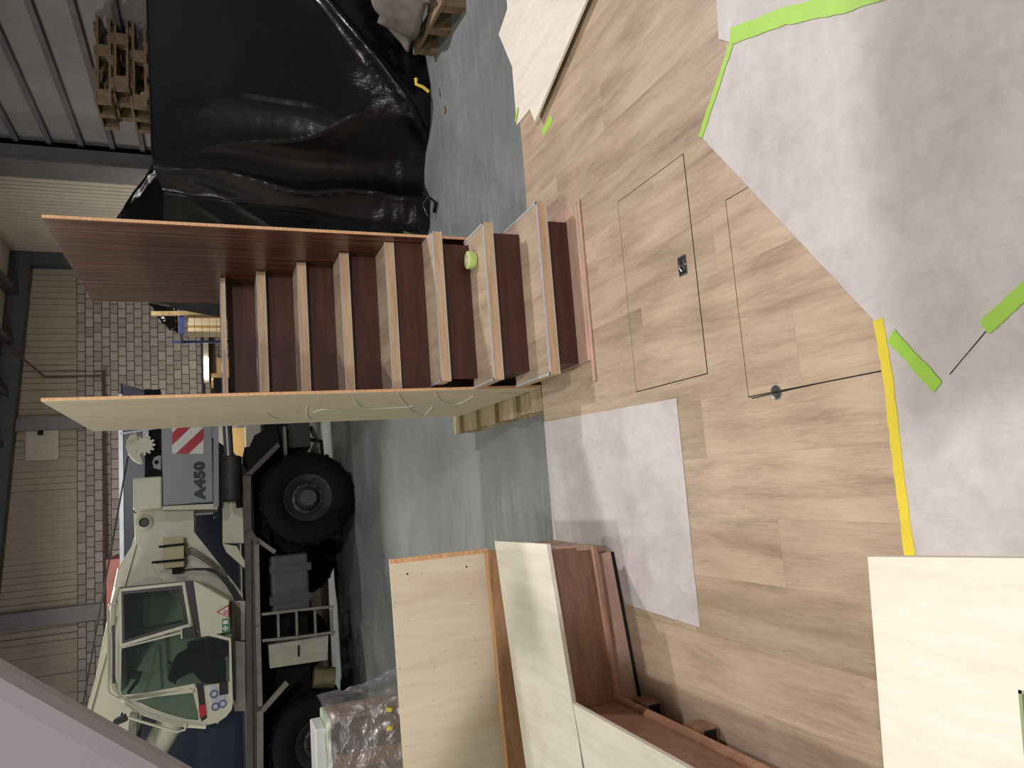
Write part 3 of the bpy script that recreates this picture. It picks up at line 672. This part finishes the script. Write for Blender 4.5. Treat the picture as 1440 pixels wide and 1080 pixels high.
# shelf with cartons seen over the stairs
yy=14.0
sh=thing('storage_shelf','long storage shelf with pale cartons seen above the top stair','shelf',(3.4,14.4,HZ))
a=ony(262,466,yy); zt_=ony(312,440,yy).z; x1=ony(285,400,yy).x+.6
zb0=ony(314,440,yy).z; zt0=ony(262,440,yy).z
for x in (a.x-.02,x1): MB().box(x-.02,x+.02,yy+.82,yy+.86,HZ,ony(238,460,yy).z).box(x-.02,x+.02,yy+.78,yy+.82,HZ,zb0).build('upright',BLUE,sh)
MB().box(a.x-.05,x1+.05,yy,yy+.86,zb0-.04,zb0-.001).build('shelf_board',ORNG,sh)
MB().box(a.x-.05,x1+.05,yy-.03,yy,ony(259,440,yy).z,ony(252,440,yy).z).box(a.x-.05,x1+.05,yy,yy+.86,ony(252,440,yy).z-.03,ony(252,440,yy).z).build('upper_beam',BLUE,sh)
ch=(zt0-zb0-.01)/5
t0_=thing('carton','small pale carton in the lit block of cartons on the far shelf','box',(0,0,0),0,'cartons on the far shelf')
MB().box(-.088,.088,0,.5,.001,ch-.004).build('box_body',CARTL,t0_,local=True,bevel=.004); MB().box(-.02,.02,-.002,.502,.002,ch-.003).build('packing_tape',CART,t0_,local=True)
for r_i in range(5):
    for j_ in range(5):
        c=t0_ if (r_i==0 and j_==0) else ctree(t0_)
        c.location=(a.x+.10+j_*.18,yy+.06+((r_i*3+j_)%3)*.02,zb0+r_i*ch)
lamp('added_shelf_fill',(a.x+.1,yy-1.6,zt0+1.0),(a.x+.3,yy+.2,zb0+.2),.3,30,(1,.88,.66))  # added fill that brightens the shelf cartons, no real fitting here
lamp('added_bay_fill',(.9,14.9,2.9),(.9,15.8,1.0),.4,30,(1,.9,.7))  # added fill for the bright stack behind the crane, no real fitting
# black film and propped planks beside the shelf
p=ony(245,462,14.0); p.z=ony(250,440,yy).z+.01
def rag(s,t): 
    x=p.x+.05+s*.9; return Vector((x+.05*noise.noise(Vector((s*8,t*6,1))),14.1+.5*t+.06*math.sin(s*12),p.z+abs(.62*math.sin(math.pi*t)*(s**.6))+.02+.08*abs(noise.noise(Vector((s*14,t*10,8))))*math.sin(math.pi*t)))
tag(MB().grid(rag,40,24).build('polythene_rag',BPOLY,smooth='all',solid=.01),'torn black polythene hanging beside the far shelf of cartons','plastic')
pk=thing('propped_planks','two weathered planks propped upright beside the far carton shelf','planks',(p.x+.3,13.7,HZ))
for dx in (.18,.42):
    aa=Vector((p.x+dx+.1,13.75,HZ)); bb=ony(240,440,13.8)+Vector((dx-.2,0,.3)); MB().tube([aa,bb],.05,4).build('plank',PALW,pk)
# wall lamp: short lit tube
c0=ony(290,503,YW-.3); c1=ony(290,531,YW-.3)
lm=thing('tube_lamp','lit fluorescent tube fixed level on the block wall above the stairs','lamp',((c0.x+c1.x)/2,YW-.25,c0.z))
MB().cyl(c1,(c0.x,YW-.3,c0.z),.045).build('lit_tube',TUBE,lm,smooth=True); lamp('tube_light',((c0.x+c1.x)/2,YW-.5,c0.z),((c0.x+c1.x)/2+1.0,YW-4,c0.z-.4),.3,38,(1,.96,.86)); MB().box(c1.x-.1,c0.x+.35,YW-.27,YW,c0.z-.05,c0.z+.06).build('fitting',TRANS,lm)
for i,ix in enumerate((284,296,300)):
    z=ony(ix,500,YW-.06).z
    tag(MB().tube([(ony(290,560,YW).x,YW-.06,z),(XW-.4,YW-.06,z)],.025,6).build('wall_conduit',PIPE if i else DKST),['dark conduit running level just behind the lit tube','upper brown conduit running level below the lit tube','lower brown conduit running level below the lit tube'][i],'conduit')
bd=thing('notice_board','yellowish board leaning against the block wall by the lamp','board',(0,YW-.1,0)); a=ony(306,503,YW-.15); b=ony(312,540,YW-.15)
bd.location=((a.x+b.x)/2,YW-.1,HZ); MB().box(b.x,a.x,YW-.14,YW-.08,HZ,ony(305,520,YW-.15).z).build('panel',CART,bd)
cbox('dark_crate',300,531,330,552,15.0,.6,SEAT,'dark crate standing far behind the top stair','crate',False,HZ)
cbox('brown_carton',297,525,306,541,15.9,.5,CART,'brown carton standing behind the dark crate above the stairs','box',True,HZ)
# glimpsed shelf right of the crane muffler
a=ony(305,640,16.0)
cbox('lit_carton_stack',322,602,352,642,15.5,.8,plain('lamplit_yellow_board',(250,214,150),.8,0,.04),'yellow board stack seen between stair panel and crane muffler','boards',False,HZ)  # bright yellow has the lamplight on the stack put into it
cbox('white_cabinet',345,598,366,640,14.9,.5,WHT,'white cabinet seen behind the crane between stair panel and muffler','cabinet',False,HZ)
cbox('grey_machine_box',302,596,323,646,16.4,.6,CWGR,'grey machine box far behind the crane beside the stair panel','machine',False,HZ)
#@@VEHICLES
# ================================================================ NAVY TRAILER AND RED CONTAINER BEHIND THE CRANE
yt=13.2
xr=ony(180,537,yt).x; ztp=ony(171,700,yt).z; xl=-6.5
tv=thing('navy_trailer','dark navy box trailer parked behind the crane','trailer',(-2.5,14.2,HZ))
zb=ony(338,800,yt).z
MB().prism([(ony(338,640,yt).x,yt,zb),(ony(214,553,yt).x,yt,ony(214,553,yt).z),(xr,yt,ztp),(xl,yt,ztp),(xl,yt,zb)],(0,1.3,0)).build('body',NAVY,tv,bevel=.03)
MB().box(xl,xr-.2,yt-.04,yt+.0,ztp-.03,ztp+.03).build('roof_rail',ALU,tv)
MB().box(xl,ony(338,655,yt).x,yt-.05,yt+.02,zb-.16,zb).build('side_rail',ALU,tv)
for x in (-1.2,-2.4,-4.0,-5.2):
    wh=MB().lathe([(.18,0),(.25,-.02),(.48,0),(.5,.04),(.5,.26),(.48,.3),(.1,.3)],(x,yt+.02,HZ+.5),(0,1,0),36,True).build('wheel',RUB,tv,smooth=True)
MB().box(xl,ony(338,690,yt).x,yt+.4,yt+1.2,HZ+.7,zb).build('chassis',CHAS,tv)
yr=15.9; a=ony(149,787,yr)
rc=thing('red_container','rust red steel container behind the navy trailer','container',(a.x-2,yr+.8,HZ))
MB().box(-7.5,a.x,yr,yr+1.6,HZ,a.z).build('body',CONT,rc,bevel=.02)
#@@CRANE
# ================================================================ MOBILE CRANE
CO=Vector((-.1,10.17,HZ)); ca=math.atan(.1); cx_=Vector((math.cos(ca),math.sin(ca),0)); cy_=Vector((-math.sin(ca),math.cos(ca),0))
cr=thing('mobile_crane','ivory mobile crane with grey counterweight marked A450 and big black tyres','crane',CO,ca)
def K(ix,iy,d=0.0):
    r=ray(ix,iy); t=(d-(CAM-CO).dot(cy_))/r.dot(cy_); p=CAM+r*t-CO
    return Vector((p.dot(cx_),d,p.z))
def kp(pts,d0,d1,name,mat,parent=None,**k):
    P=[K(x,y,d0) for x,y in pts]; return MB().prism(P,(0,d1-d0,0)).build(name,mat,parent or cr,local=True,**k)
def kbox(x0,y0,x1,y1,d0,d1,name,mat,parent=None,**k):
    a=K(x0,y0,d0); b=K(x1,y1,d0); xs_=sorted((a.x,b.x)); zs=sorted((a.z,b.z))
    return MB().box(xs_[0],xs_[1],d0,d1,zs[0],zs[1]).build(name,mat,parent or cr,local=True,**k)
# wheels
def wheel(sx,d,rad,face=-1):
    o=Vector((sx,d,rad)); ax=(0,1,0) if face<0 else (0,-1,0); r=rad
    prof=[(.50*r,.03),(.56*r,.0),(.80*r,-.01),(.94*r,.03),(r,.08),(r,.34),(.94*r,.39),(.55*r,.40),(.5*r,.37)]
    t_=MB().lathe(prof,o,ax,64,False); 
    # tread lugs
    for i in range(40):
        an_=2*math.pi*i/40; M=Matrix.Rotation(-an_,3,'Y'); c_=o+M@Vector((r*.995,0,0))+Vector(ax)*(.12 if i%2 else .28)
        t_.obox(c_,(.03,.16,.05),M)
    w_=t_.build('wheel',RUB,cr,local=True,smooth=True)
    MB().lathe([(.0,.09),(.21*r,.09),(.23*r,.11),(.27*r,.16),(.33*r,.17),(.37*r,.10),(.47*r,.06),(.50*r,.02),(.52*r,.03),(.5*r,.3)],o,ax,48,False).build('rim',RIM,w_,local=True,smooth=True)
    h_=MB()
    h_.lathe([(0,.02),(.17*r,.02),(.2*r,.05),(.21*r,.12)],o,ax,32,False)
    for i in range(10):
        an_=2*math.pi*i/10; p=o+Vector((math.cos(an_)*.30*r,0,math.sin(an_)*.30*r))+Vector(ax)*.16; h_.cyl(p,p-Vector(ax)*.05,.018,seg=6)
    h_.build('hub',RIM,w_,local=True,smooth=True)
w1=K(435,699,0); RAD=.61
wx1=w1.x; wx2=K(452,1048,0).x
for sx in (wx1,wx2):
    wheel(sx,0,RAD); wheel(sx,2.5,RAD,1)
    MB().cyl((sx,.3,RAD),(sx,2.3,RAD),.12).build('axle',CHAS,cr,local=True,smooth=True)
wheel(wx1-.42-.9+.62,2.45,RAD,1)
# carrier frame, deck edge, fenders
zd0=K(345,800).z; zd1=K(338,800).z
a=K(362,606,.1)
MB().box(wx2-2.2,a.x-.1,.75,1.75,.62,K(350,800,.75).z).build('chassis_beam',CHAS,cr,local=True)
MB().box(wx2-2.2,K(350,668,.1).x,.08,2.45,K(362,800,.08).z+.02,K(346,800,.08).z).build('deck',DECK,cr,local=True,bevel=.01)
def rail(pts,d,w_,name,mat,dep=.06):
    m=MB(); P=[K(x,y,d) for x,y in pts]
    for p_,q_ in zip(P,P[1:]):
        t=(q_-p_).normalized(); n_2=Vector((-t.z,0,t.x)); m.prism([p_-n_2*w_/2-t*w_*.2,q_-n_2*w_/2+t*w_*.2,q_+n_2*w_/2+t*w_*.2,p_+n_2*w_/2-t*w_*.2],(0,dep,0))
    return m.build(name,mat,cr,local=True)
rail([(391,626),(349,668),(350,745),(362,764)],.0,.06,'fender_edge',DECK,.5)
rail([(352,752),(386,776)],.02,.05,'fender_edge',RAIL,.1)
kp([(391,626),(349,668),(350,745),(362,764),(380,764),(380,640),(410,626)],.5,.55,'fender_back',CHAS)
kp([(349,668),(350,745),(362,764),(362,900),(356,900),(345,700)],.55,2.4,'fender_top',CHAS)
rail([(361,763),(363,880),(366,992)],.0,.055,'deck_rail',RAIL)
rail([(366,1002),(366,1110)],.0,.07,'deck_rail',RAIL)
rail([(367,1002),(403,961)],.02,.06,'deck_brace',RAIL,.08)
rail([(349,750),(352,1110)],.05,.07,'deck_rail',DECK,.1)
# dark lower bodywork between the wheels
kbox(368,775,445,990,1.0,1.6,'gearbox_block',CHAS)
# rear: bumper boxes, hook
kbox(404,588,437,628,.35,1.0,'rear_box',plain('dark_green_box',(34,44,38),.5,0,.15))
kbox(370,585,402,640,.5,1.2,'rear_box',CHAS)
kp([(345,640),(358,612),(388,596),(395,625),(372,650),(350,672)],.45,.6,'rear_fender_flap',CHAS,bevel=.004)
kbox(398,600,404,640,.2,.34,'rear_bar',RAIL)
rail([(437,600),(446,618),(438,640)],.5,.05,'tow_hitch',RIM); rail([(437,618),(452,620),(455,650)],.5,.04,'tow_hitch',CHAS)
MB().cyl(K(442,630,.6),K(447,655,.6),.05).build('tow_hitch',RAIL,cr,local=True,smooth=True)
# ivory side plates behind fender, exhaust and muffler
kp([(312,640),(330,637),(352,668),(352,764),(313,764)],.62,.8,'engine_cover',IVORY,bevel=.006)
kp([(313,764),(333,768),(345,790),(345,800),(318,776)],.5,.8,'step_bracket',IVORY,bevel=.006)
m_=MB().cyl(K(326,642,.35),K(326,705,.35),.125,seg=28); m_.build('muffler',MUFF,cr,local=True,smooth=True,bevel=.02)
MB().cyl(K(319,590,.35),K(322,642,.35),.06).build('exhaust_pipe',STEEL,cr,local=True,smooth=True)
MB().cyl(K(336,704,.35),K(337,714,.35),.04).build('muffler_clamp',CHAS,cr,local=True,smooth=True)
# fuel tank (dark ribbed), ladder, locker, yellow reservoir
tk=kbox(380,782,437,858,.02,.55,'fuel_tank',plain('tank_grey',(60,64,68),.5,0,.15,4),bevel=.035,bseg=4)
for y in (797,840): kbox(379,y,438,y+4,.005,.03,'tank_strap',RIM,tk)
rail([(369,864),(420,858),(469,853)],-.04,.032,'ladder_stile',RAIL); rail([(370,901),(420,896),(471,889)],-.04,.032,'ladder_stile',RAIL)
for x,yb in ((391,0),(417,-1),(443,-3),(467,-5)): rail([(x,862+yb),(x+1,899+yb)],-.03,.028,'ladder_rung',RAIL,.05)
lk=kp([(378,907),(462,893),(461,928),(380,940)],.0,.5,'locker',plain('locker_cream',(150,146,132),.5,0,.12,8),bevel=.006)
rail([(420,908),(420,923)],-.02,.02,'locker_handle',CHAS,.03)
MB().cyl(K(441,953,.2),K(470,953,.2),.13).build('reservoir',OLIV,cr,local=True,smooth=True)
# superstructure ------------------------------------------------
DW=.35
cw=kp([(226,556),(297,556),(300,706),(229,711)],DW,2.2,'counterweight',CWGR,bevel=.012)
kp([(300,556),(307,556),(308,712),(300,714)],DW+.02,2.2,'counterweight_lip',CWGR,cw,bevel=.004)
kp([(225.5,712),(307,708),(305.5,716),(228,717)],DW+.03,DW+.5,'counterweight_edge',IVORY,cw)
# hazard chevrons sign
hz=kp([(242,596),(286,596),(286,638),(242,638)],DW-.004,DW,'hazard_sign',WHT,cw)
def clip(poly,x0,x1,y0,y1):
    def cl(P,ins,inter):
        out=[]
        for i in range(len(P)):
            a,b=P[i-1],P[i]
            if ins(b):
                if not ins(a): out.append(inter(a,b))
                out.append(b)
            elif ins(a): out.append(inter(a,b))
        return out
    def lx(v): return lambda a,b:(v,a[1]+(b[1]-a[1])*(v-a[0])/(b[0]-a[0]))
    def ly(v): return lambda a,b:(a[0]+(b[0]-a[0])*(v-a[1])/(b[1]-a[1]),v)
    for ins,it in ((lambda p:p[0]>=x0,lx(x0)),(lambda p:p[0]<=x1,lx(x1)),(lambda p:p[1]>=y0,ly(y0)),(lambda p:p[1]<=y1,ly(y1))):
        poly=cl(poly,ins,it)
        if not poly: return []
    return poly
for c_ in (575,609,643):
    # stripes fall towards larger x with smaller y:  y + .95 (x-242) = c
    P=clip([(200,c_+17+.95*42),(300,c_+17-.95*58),(300,c_-.95*58),(200,c_+.95*42)],242,286,596,638)
    if len(P)>2: kp(P,DW-.008,DW-.004,'red_stripe',RED,hz)
# A450 lettering
def text_obj(s,cx_img,height,parent,d,mat,bold=.012):
    cu=bpy.data.curves.new('lettering','FONT'); cu.body=s; cu.size=height/.72; cu.extrude=.002; cu.offset=bold; cu.align_x='CENTER'; cu.align_y='CENTER'; cu.space_character=1.12
    o=bpy.data.objects.new('lettering',cu); COL.objects.link(o)
    dg=bpy.context.evaluated_depsgraph_get(); me=bpy.data.meshes.new_from_object(o.evaluated_get(dg)); bpy.data.objects.remove(o)
    me.materials.clear(); me.materials.append(mat); n=bpy.data.objects.new('lettering',me); COL.objects.link(n); n.parent=parent
    p=K(*cx_img,d); n.location=p; n.rotation_euler=(math.pi/2,0,0); return n
hA=(K(274,675,DW).z-K(288,675,DW).z)
tx=text_obj('A450',(281.5,675.5),hA,cw,DW-.004,INK)
wtx=K(281,648,DW).x-K(281,703,DW).x; tx.scale=(wtx/max(.01,tx.dimensions.x),1,1)
# white box on top of the counterweight, winch, bracket
kbox(187,672,228,714,DW-.02,1.4,'winch_cover',IVORY,bevel=.02)
kbox(203,548,227,672,.9,1.4,'winch_body',CHAS)
wd=K(203,629,.75); dr=MB()
pts=[]; cc=K(206,624,.8)
for i in range(25):
    t=math.pi*(.30+1.05*i/24); pts.append(cc+Vector((math.cos(t)*.48+.0,0,math.sin(t)*.48)))
# ivory guard: circular segment
seg=[K(x,y,.8) for x,y in ((192,606),(183,611),(178,619),(177,628),(180,638),(187,647),(196,652),(201,651),(196,634),(194,618))]
MB().prism(seg,(0,.08,0)).build('winch_guard',IVORY,cr,local=True,bevel=.006)
g=K(203,626,.7); gm=MB(); gm.lathe([(.0,.0),(.10,.0),(.105,.03),(.0,.03)],g,(0,1,0),28,False)
for i in range(12):
    t=2*math.pi*i/12; gm.obox(g+Vector((math.cos(t)*.115,.015,math.sin(t)*.115)),(.03,.03,.03),Matrix.Rotation(-t,3,'Y'))
gm.build('winch_gear',IVORY,cr,local=True)
kbox(201,606,209,615,.7,.74,'white_plate',WHT)
kp([(226,640),(217,643),(214,650),(216,657),(226,660)],.5,.56,'lifting_lug',CWGR); MB().cyl(K(220,650,.49),K(220,650,.57),.028).build('lug_hole',BLK,cr,local=True)
rail([(169,610),(226,601)],.6,.02,'stay_bar',ALU,.02)
# turret side plate / boom foot
tf=kp([(188,722),(226,719),(272,711),(273,748),(342,836),(345,900),(300,905),(250,850),(190,760)],.62,.72,'turret_plate',IVORY,bevel=.006)
kp([(188,722),(272,711),(273,748),(342,836),(345,990),(262,990),(190,760)],1.7,1.8,'turret_plate',IVORY)
kp([(258,716),(272,711),(273,748),(342,836),(340,844),(264,756)],.60,1.8,'turret_flange',IVORY)
MB().lathe([(0,-.03),(.045,-.03),(.05,0),(.085,0),(.09,.06)],K(203,735,.6),(0,1,0),28,False).build('pivot_pin',RIM,cr,local=True,smooth=True)
MB().lathe([(.06,-.045),(.10,-.02),(.105,.04)],K(203,735,.6),(0,1,0),28,False).build('pivot_collar',IVORY,cr,local=True,smooth=True)
jb=kbox(229,757,259,797,.45,.6,'junction_box',BEIG,bevel=.008)
for a_,b_ in (((224,769),(259,765)),((214,791),(259,787))): rail([a_,b_],.43,.03,'box_strap',CHAS,.02)
kbox(242,797,256,806,.48,.58,'cable_gland',CHAS)
for off in (0,.03,.06):
    cabp=[K(x,y,.56-off*.5) for x,y in ((256,802),(275,800),(296,800),(312,806),(326,822),(338,842),(342,860))]
    MB().tube([p_+Vector((0,0,off)) for p_ in cabp],.012,6).build('hydraulic_hose',RIM,cr,local=True,smooth=True)
for o2 in (0,4,8): MB().tube([K(255,775+o2,.55),K(268,770+o2,.5),K(282,778+o2,.5),K(297,788+o2,.55),K(318,806+o2*.6,.55)],.010,6).build('hydraulic_hose',RAIL,cr,local=True,smooth=True)
# main boom rising to the left
bd_=kp([(192,757),(165,800),(120,1020),(90,1150),(176,1150),(190,1040),(215,960),(245,840)],.85,1.55,'main_boom',IVORY,bevel=.02)
rail([(191,757),(122,1009),(98,1120)],.80,.05,'boom_flange',IVORY,.8)
rail([(188,1005),(183,1060),(176,1140)],.80,.09,'boom_flange',RAIL,.8)
MB().cyl(K(300,915,1.2),K(232,995,1.2),.15,seg=28).build('lift_cylinder',IVORY,cr,local=True,smooth=True)
MB().cyl(K(255,990,1.2),K(205,1075,1.2),.17,seg=28).build('lift_cylinder',IVORY,cr,local=True,smooth=True)
MB().cyl(K(205,1075,1.2),K(190,1110,1.2),.10,seg=28).build('cylinder_rod',STEEL,cr,local=True,smooth=True)
MB().tube([K(180,642,.8),K(113,1012,.8)],.011,6).build('guy_rope',RIM,cr,local=True,smooth=True)
kp([(276,985),(276,1120),(330,1120),(330,985)],1.0,1.5,'turret_base',NAVY)
kp([(300,845),(345,845),(345,1000),(330,1000),(318,900)],.35,1.9,'turret_base',IVORY,bevel=.01)
kbox(345,800,362,1000,.7,2.0,'slew_ring',CHAS)
# ------------------------------------------------ operator cab
CD=-.05; CB=.78
cab=bpy.data.objects.new('operator_cab',None); COL.objects.link(cab); cab.parent=cr
def frame(outer,inner,d0,d1,name,mat,parent):
    P=[K(x,y,d0) for x,y in outer]; Q=[K(x,y,d0) for x,y in inner]; n=len(P); e=Vector((0,d1-d0,0))
    vs=P+Q+[p+e for p in P]+[p+e for p in Q]; fs=[]
    for i in range(n):
        j=(i+1)%n; fs+=[(i,j,n+j,n+i),(2*n+i,3*n+i,3*n+j,2*n+j),(i,2*n+i,2*n+j,j),(n+i,n+j,3*n+j,3*n+i)]
    return MB().add(vs,fs).build(name,mat,parent,local=True,bevel=.004)
# rear window frame and glass
frame([(165,828),(260,818),(270,880),(168,911)],[(171,832),(256,823),(265,877),(172,905)],CD,CD+.05,'window_frame',IVORY,cab)
kp([(171,832),(256,823),(265,877),(172,905)],CD+.02,CD+.026,'window_glass',GLASS,cab)
frame([(171,832),(256,823),(265,877),(172,905)],[(174,836),(251,829),(259,873),(176,900)],CD+.0,CD+.03,'window_seal',INK,cab)
rail([(173,892),(256,873)],CD+.03,.025,'window_bar',INK,.03).parent=cab
# door opening
frame([(168,911),(270,884),(325,897),(327,967),(292,972),(170,985),(165,975)],[(171,912),(268,888),(322,901),(323,964),(290,967),(172,977),(170,972)],CD,CD+.05,'door_frame',IVORY,cab)
kp([(171,912),(268,888),(322,901),(323,964),(290,967),(172,977)],CD+.02,CD+.026,'door_glass',GLASS,cab)
# solid lower rear corner plate with stickers
kp([(272,816),(322,845),(323,888),(283,896)],CD-.005,CD+.04,'corner_plate',IVORY,cab,bevel=.004)
kp([(260,819),(272,817),(283,896),(275,898)],CD,CD+.04,'corner_post',INK,cab)
tri=kp([(304,861),(322,850),(322,868)],CD-.012,CD-.006,'warning_triangle',RED,cab)
kp([(307.5,861),(320.5,853),(320.5,866)],CD-.015,CD-.012,'triangle_field',WHT,tri)
MB().lathe([(.012,0),(.024,0),(.024,.002),(.012,.002)],K(317,861,CD-.017),(0,1,0),20,False).build('triangle_symbol',RED,tri,local=True)
fa=kbox(312,871,322,889,CD-.012,CD-.006,'first_aid_sticker',GRNS,cab)
kbox(315.8,880,318.2,887,CD-.015,CD-.012,'white_cross',WHT,fa); kbox(313.6,882.4,320.4,884.6,CD-.015,CD-.012,'white_cross',WHT,fa); kbox(313.5,873,320.5,877,CD-.015,CD-.012,'white_panel',WHT,fa)
# door lock and handle
kp([(256,884),(274,880),(277,895),(258,898)],CD-.02,CD+.02,'door_lock',INK,cab,bevel=.006)
MB().tube([K(*p_,CD-.03) for p_ in ((256,898),(255,885),(258,882),(268,880))],.012,8).build('door_handle',IVORY,cab,local=True,smooth=True)
# lower front plate with curved edge
lowp=[(276,966),(326,958),(328,985),(326,998),(318,1008),(306,1016),(290,1020),(280,1019)]
kp(lowp,CD-.002,CD+.04,'front_plate',IVORY,cab,bevel=.004)
kp([(276,962),(286,961),(291,1010),(283,1015)],CD-.006,CD-.001,'front_stripe',INK,cab)
kp([(279,993),(288,990),(291,1004),(281,1011)],CD-.010,CD-.005,'front_stripe',RED,cab)
BLU=plain('sticker_blue',(60,66,128),.5,0,.05)
for x0,y0 in ((300,972),(302,990),(312,986)):
    s_=kp([(x0-5,y0-8),(x0+4,y0-9),(x0+5,y0+7),(x0-3,y0+8)],CD-.008,CD-.004,'round_sticker',plain('sticker_grey%d'%x0,(170,172,184),.5,0,.05),cab)
    MB().lathe([(.030,0),(.045,0),(.045,.002),(.030,.002)],K(x0+1,y0+4,CD-.011),(0,1,0),24,False).build('blue_ring',BLU,s_,local=True)
kbox(308,960,321,976,CD-.008,CD-.003,'dark_label',INK,cab)
# windscreen side glass
front_o=[(190,987),(272,965),(284,1016),(262,1013),(235,1006),(210,996)]
frame([(176,980),(274,961),(287,1020),(262,1018),(232,1011),(206,1001),(188,990)],[(190,986),(270,968),(281,1013),(262,1011),(236,1004),(212,995),(200,989)],CD,CD+.05,'quarter_frame',IVORY,cab)
kp([(190,986),(270,968),(281,1013),(262,1011),(236,1004),(212,995),(200,989)],CD+.02,CD+.026,'quarter_glass',GLASS,cab)
# rounded roof edge and hand rails
MB().tube([K(*p_,CD+.02) for p_ in ((166,826),(160,850),(158,900),(158,950),(161,968),(168,980),(182,990),(205,1003),(235,1013),(262,1019),(290,1021))],.032,10).build('roof_edge',IVORY,cab,local=True,smooth=True)
MB().tube([K(*p_,CD-.03) for p_ in ((163,848),(154,850),(152,858),(152,970),(154,976),(168,983))],.014,8).build('grab_rail',IVORY,cab,local=True,smooth=True)
MB().tube([K(*p_,CD-.03) for p_ in ((180,1008),(200,1015),(250,1029),(260,1026),(262,1018))],.014,8).build('grab_rail',IVORY,cab,local=True,smooth=True)
MB().tube([K(*p_,CD-.03) for p_ in ((172,1002),(170,1010),(172,1015),(163,1018),(158,1022))],.01,8).build('lamp_bracket',INK,cab,local=True,smooth=True)
kp([(160,1012),(175,1005),(179,1014),(160,1022),(155,1022)],CD-.08,CD+.05,'work_lamp',INK,cab,bevel=.006)
rail([(159,880),(160,905),(160,960)],CD-.02,.03,'rain_gutter',INK,.03).parent=cab
# cab shell: back, far side, floor, roof
o_=[(165,828),(272,816),(322,845),(328,985),(306,1016),(280,1019),(235,1010),(168,980)]
kp(o_,CB-.02,CB,'far_side',plain('cab_lining',(168,178,164),.7,0,.1),cab)
def shell(a,b,name,mat,th=.02):
    p_=K(*a,CD+.05); q_=K(*b,CD+.05); t=(q_-p_).normalized(); n2=Vector((-t.z,0,t.x))
    MB().prism([p_,q_,q_+n2*th,p_+n2*th],(0,CB-CD-.07,0)).build(name,mat,cab,local=True)
shell((165,828),(165,978),'cab_roof',IVORY); shell((326,846),(328,985),'cab_floor',INK)
shell((168,828),(272,818),'cab_back_panel',plain('cab_back',(96,104,96),.7,0,.1)); shell((276,820),(322,846),'cab_back_panel',IVORY)
shell((306,1018),(328,985),'cab_nose',IVORY)
kp([(322,900),(345,903),(345,1000),(330,1000),(330,985)],CD+.1,CB,'cab_support',RAIL,cab)
# seat, console, levers, wiper inside
kp([(245,925),(262,915),(300,925),(318,930),(318,962),(285,962),(270,945),(240,962),(235,955)],.15,.6,'operator_seat',SEAT,cab,bevel=.03,bseg=3)
kp([(262,905),(300,900),(320,905),(320,925),(268,928)],.2,.65,'seat_back',SEAT,cab,bevel=.03,bseg=3)
MB().tube([K(*p_,.1) for p_ in ((246,962),(250,940),(236,930))],.014,6).build('joystick',INK,cab,local=True,smooth=True)
kp([(182,943),(200,945),(196,957),(180,954)],.2,.28,'overhead_screen',INK,cab,bevel=.01)
MB().tube([K(195,955,.22),K(180,975,.22)],.02,6).build('screen_arm',INK,cab,local=True,smooth=True)
MB().tube([K(224,905,.7),K(228,968,.7)],.014,6).build('inner_post',ALU,cab,local=True); MB().tube([K(222,905,.3),K(204,975,.3)],.008,6).build('inner_post',BEIG,cab,local=True)
#@@MISC
# ================================================================ FILM-WRAPPED CABINET, lower left
yb=5.0
fc=thing('wrapped_cabinet','brown cabinet carcass wrapped in clear film behind the corner bench','cabinet',(-2.75,5.2,HZ))
a=ony(468,1065,yb); b=ony(462,1015,yb); zt2=a.z
x0=ony(468,1082,yb).x; x1=ony(462,1012,yb).x; xs1=ony(468,1064,yb).x
MB().box(x0-.5,x1,yb+.3,yb+.32,HZ,zt2).build('back_panel',BRWN,fc)
MB().box(xs1-.10,xs1,yb,yb+.3,HZ,zt2-.01).build('side_panel',BRWN,fc); MB().box(x1-.02,x1,yb,yb+.3,HZ,zt2).build('side_panel',BRWN,fc)
MB().box(x0-.5,x1,yb+.0,yb+.32,zt2,zt2+.03).build('top_panel',plain('pale_green_foam',(186,200,170),.7,0,.06),fc,bevel=.008)
MB().box(xs1,x1-.02,yb+.02,yb+.3,zt2-.62,zt2-.60).build('shelf',BRWN,fc)
MB().box(x0-.2,x1-.05,yb+.02,yb+.28,zt2+.032,zt2+.10).build('foam_block',WHT,fc,bevel=.01)
def wrap(s,t):
    P_=[Vector((x0-.55,yb-.03,0)),Vector((x1+.04,yb-.04,0)),Vector((x1+.10,yb+.1,0)),Vector((x1+.06,yb+.36,0))]
    p_=smth(P_,s,.03); z=HZ+.3+(zt2+.05-HZ-.3)*t; k=.10*math.exp(-((t-.25)/.3)**2)
    d_=Vector((.9,-.45,0)); n_=noise.noise(Vector((s*7,t*5,2)))
    return Vector((p_.x,p_.y,z))+d_*(k*(.5+s)+.05*abs(n_)+.02*noise.noise(Vector((s*22,t*14,3))))
MB().grid(wrap,60,50).build('clear_film',FILM,fc,smooth='all')
for (x,y) in ((547,998),(548,1024)): p_=ony(x,y,yb-.12); MB().obox(p_,(.022,.005,.035),Matrix.Rotation(.4,3,'Y')).build('yellow_tape',YEL,fc)
# unseen sheet added behind the camera to throw the foreground shadow
tag(MB().prism([(.52,-.42,0),(2.3,-.42,0),(2.3,-.42,1.80),(.60,-.42,1.93)],(0,-.018,0)).build('added_shade_sheet',PLYW),'unseen plywood sheet added behind the camera to shade the near deck','board')
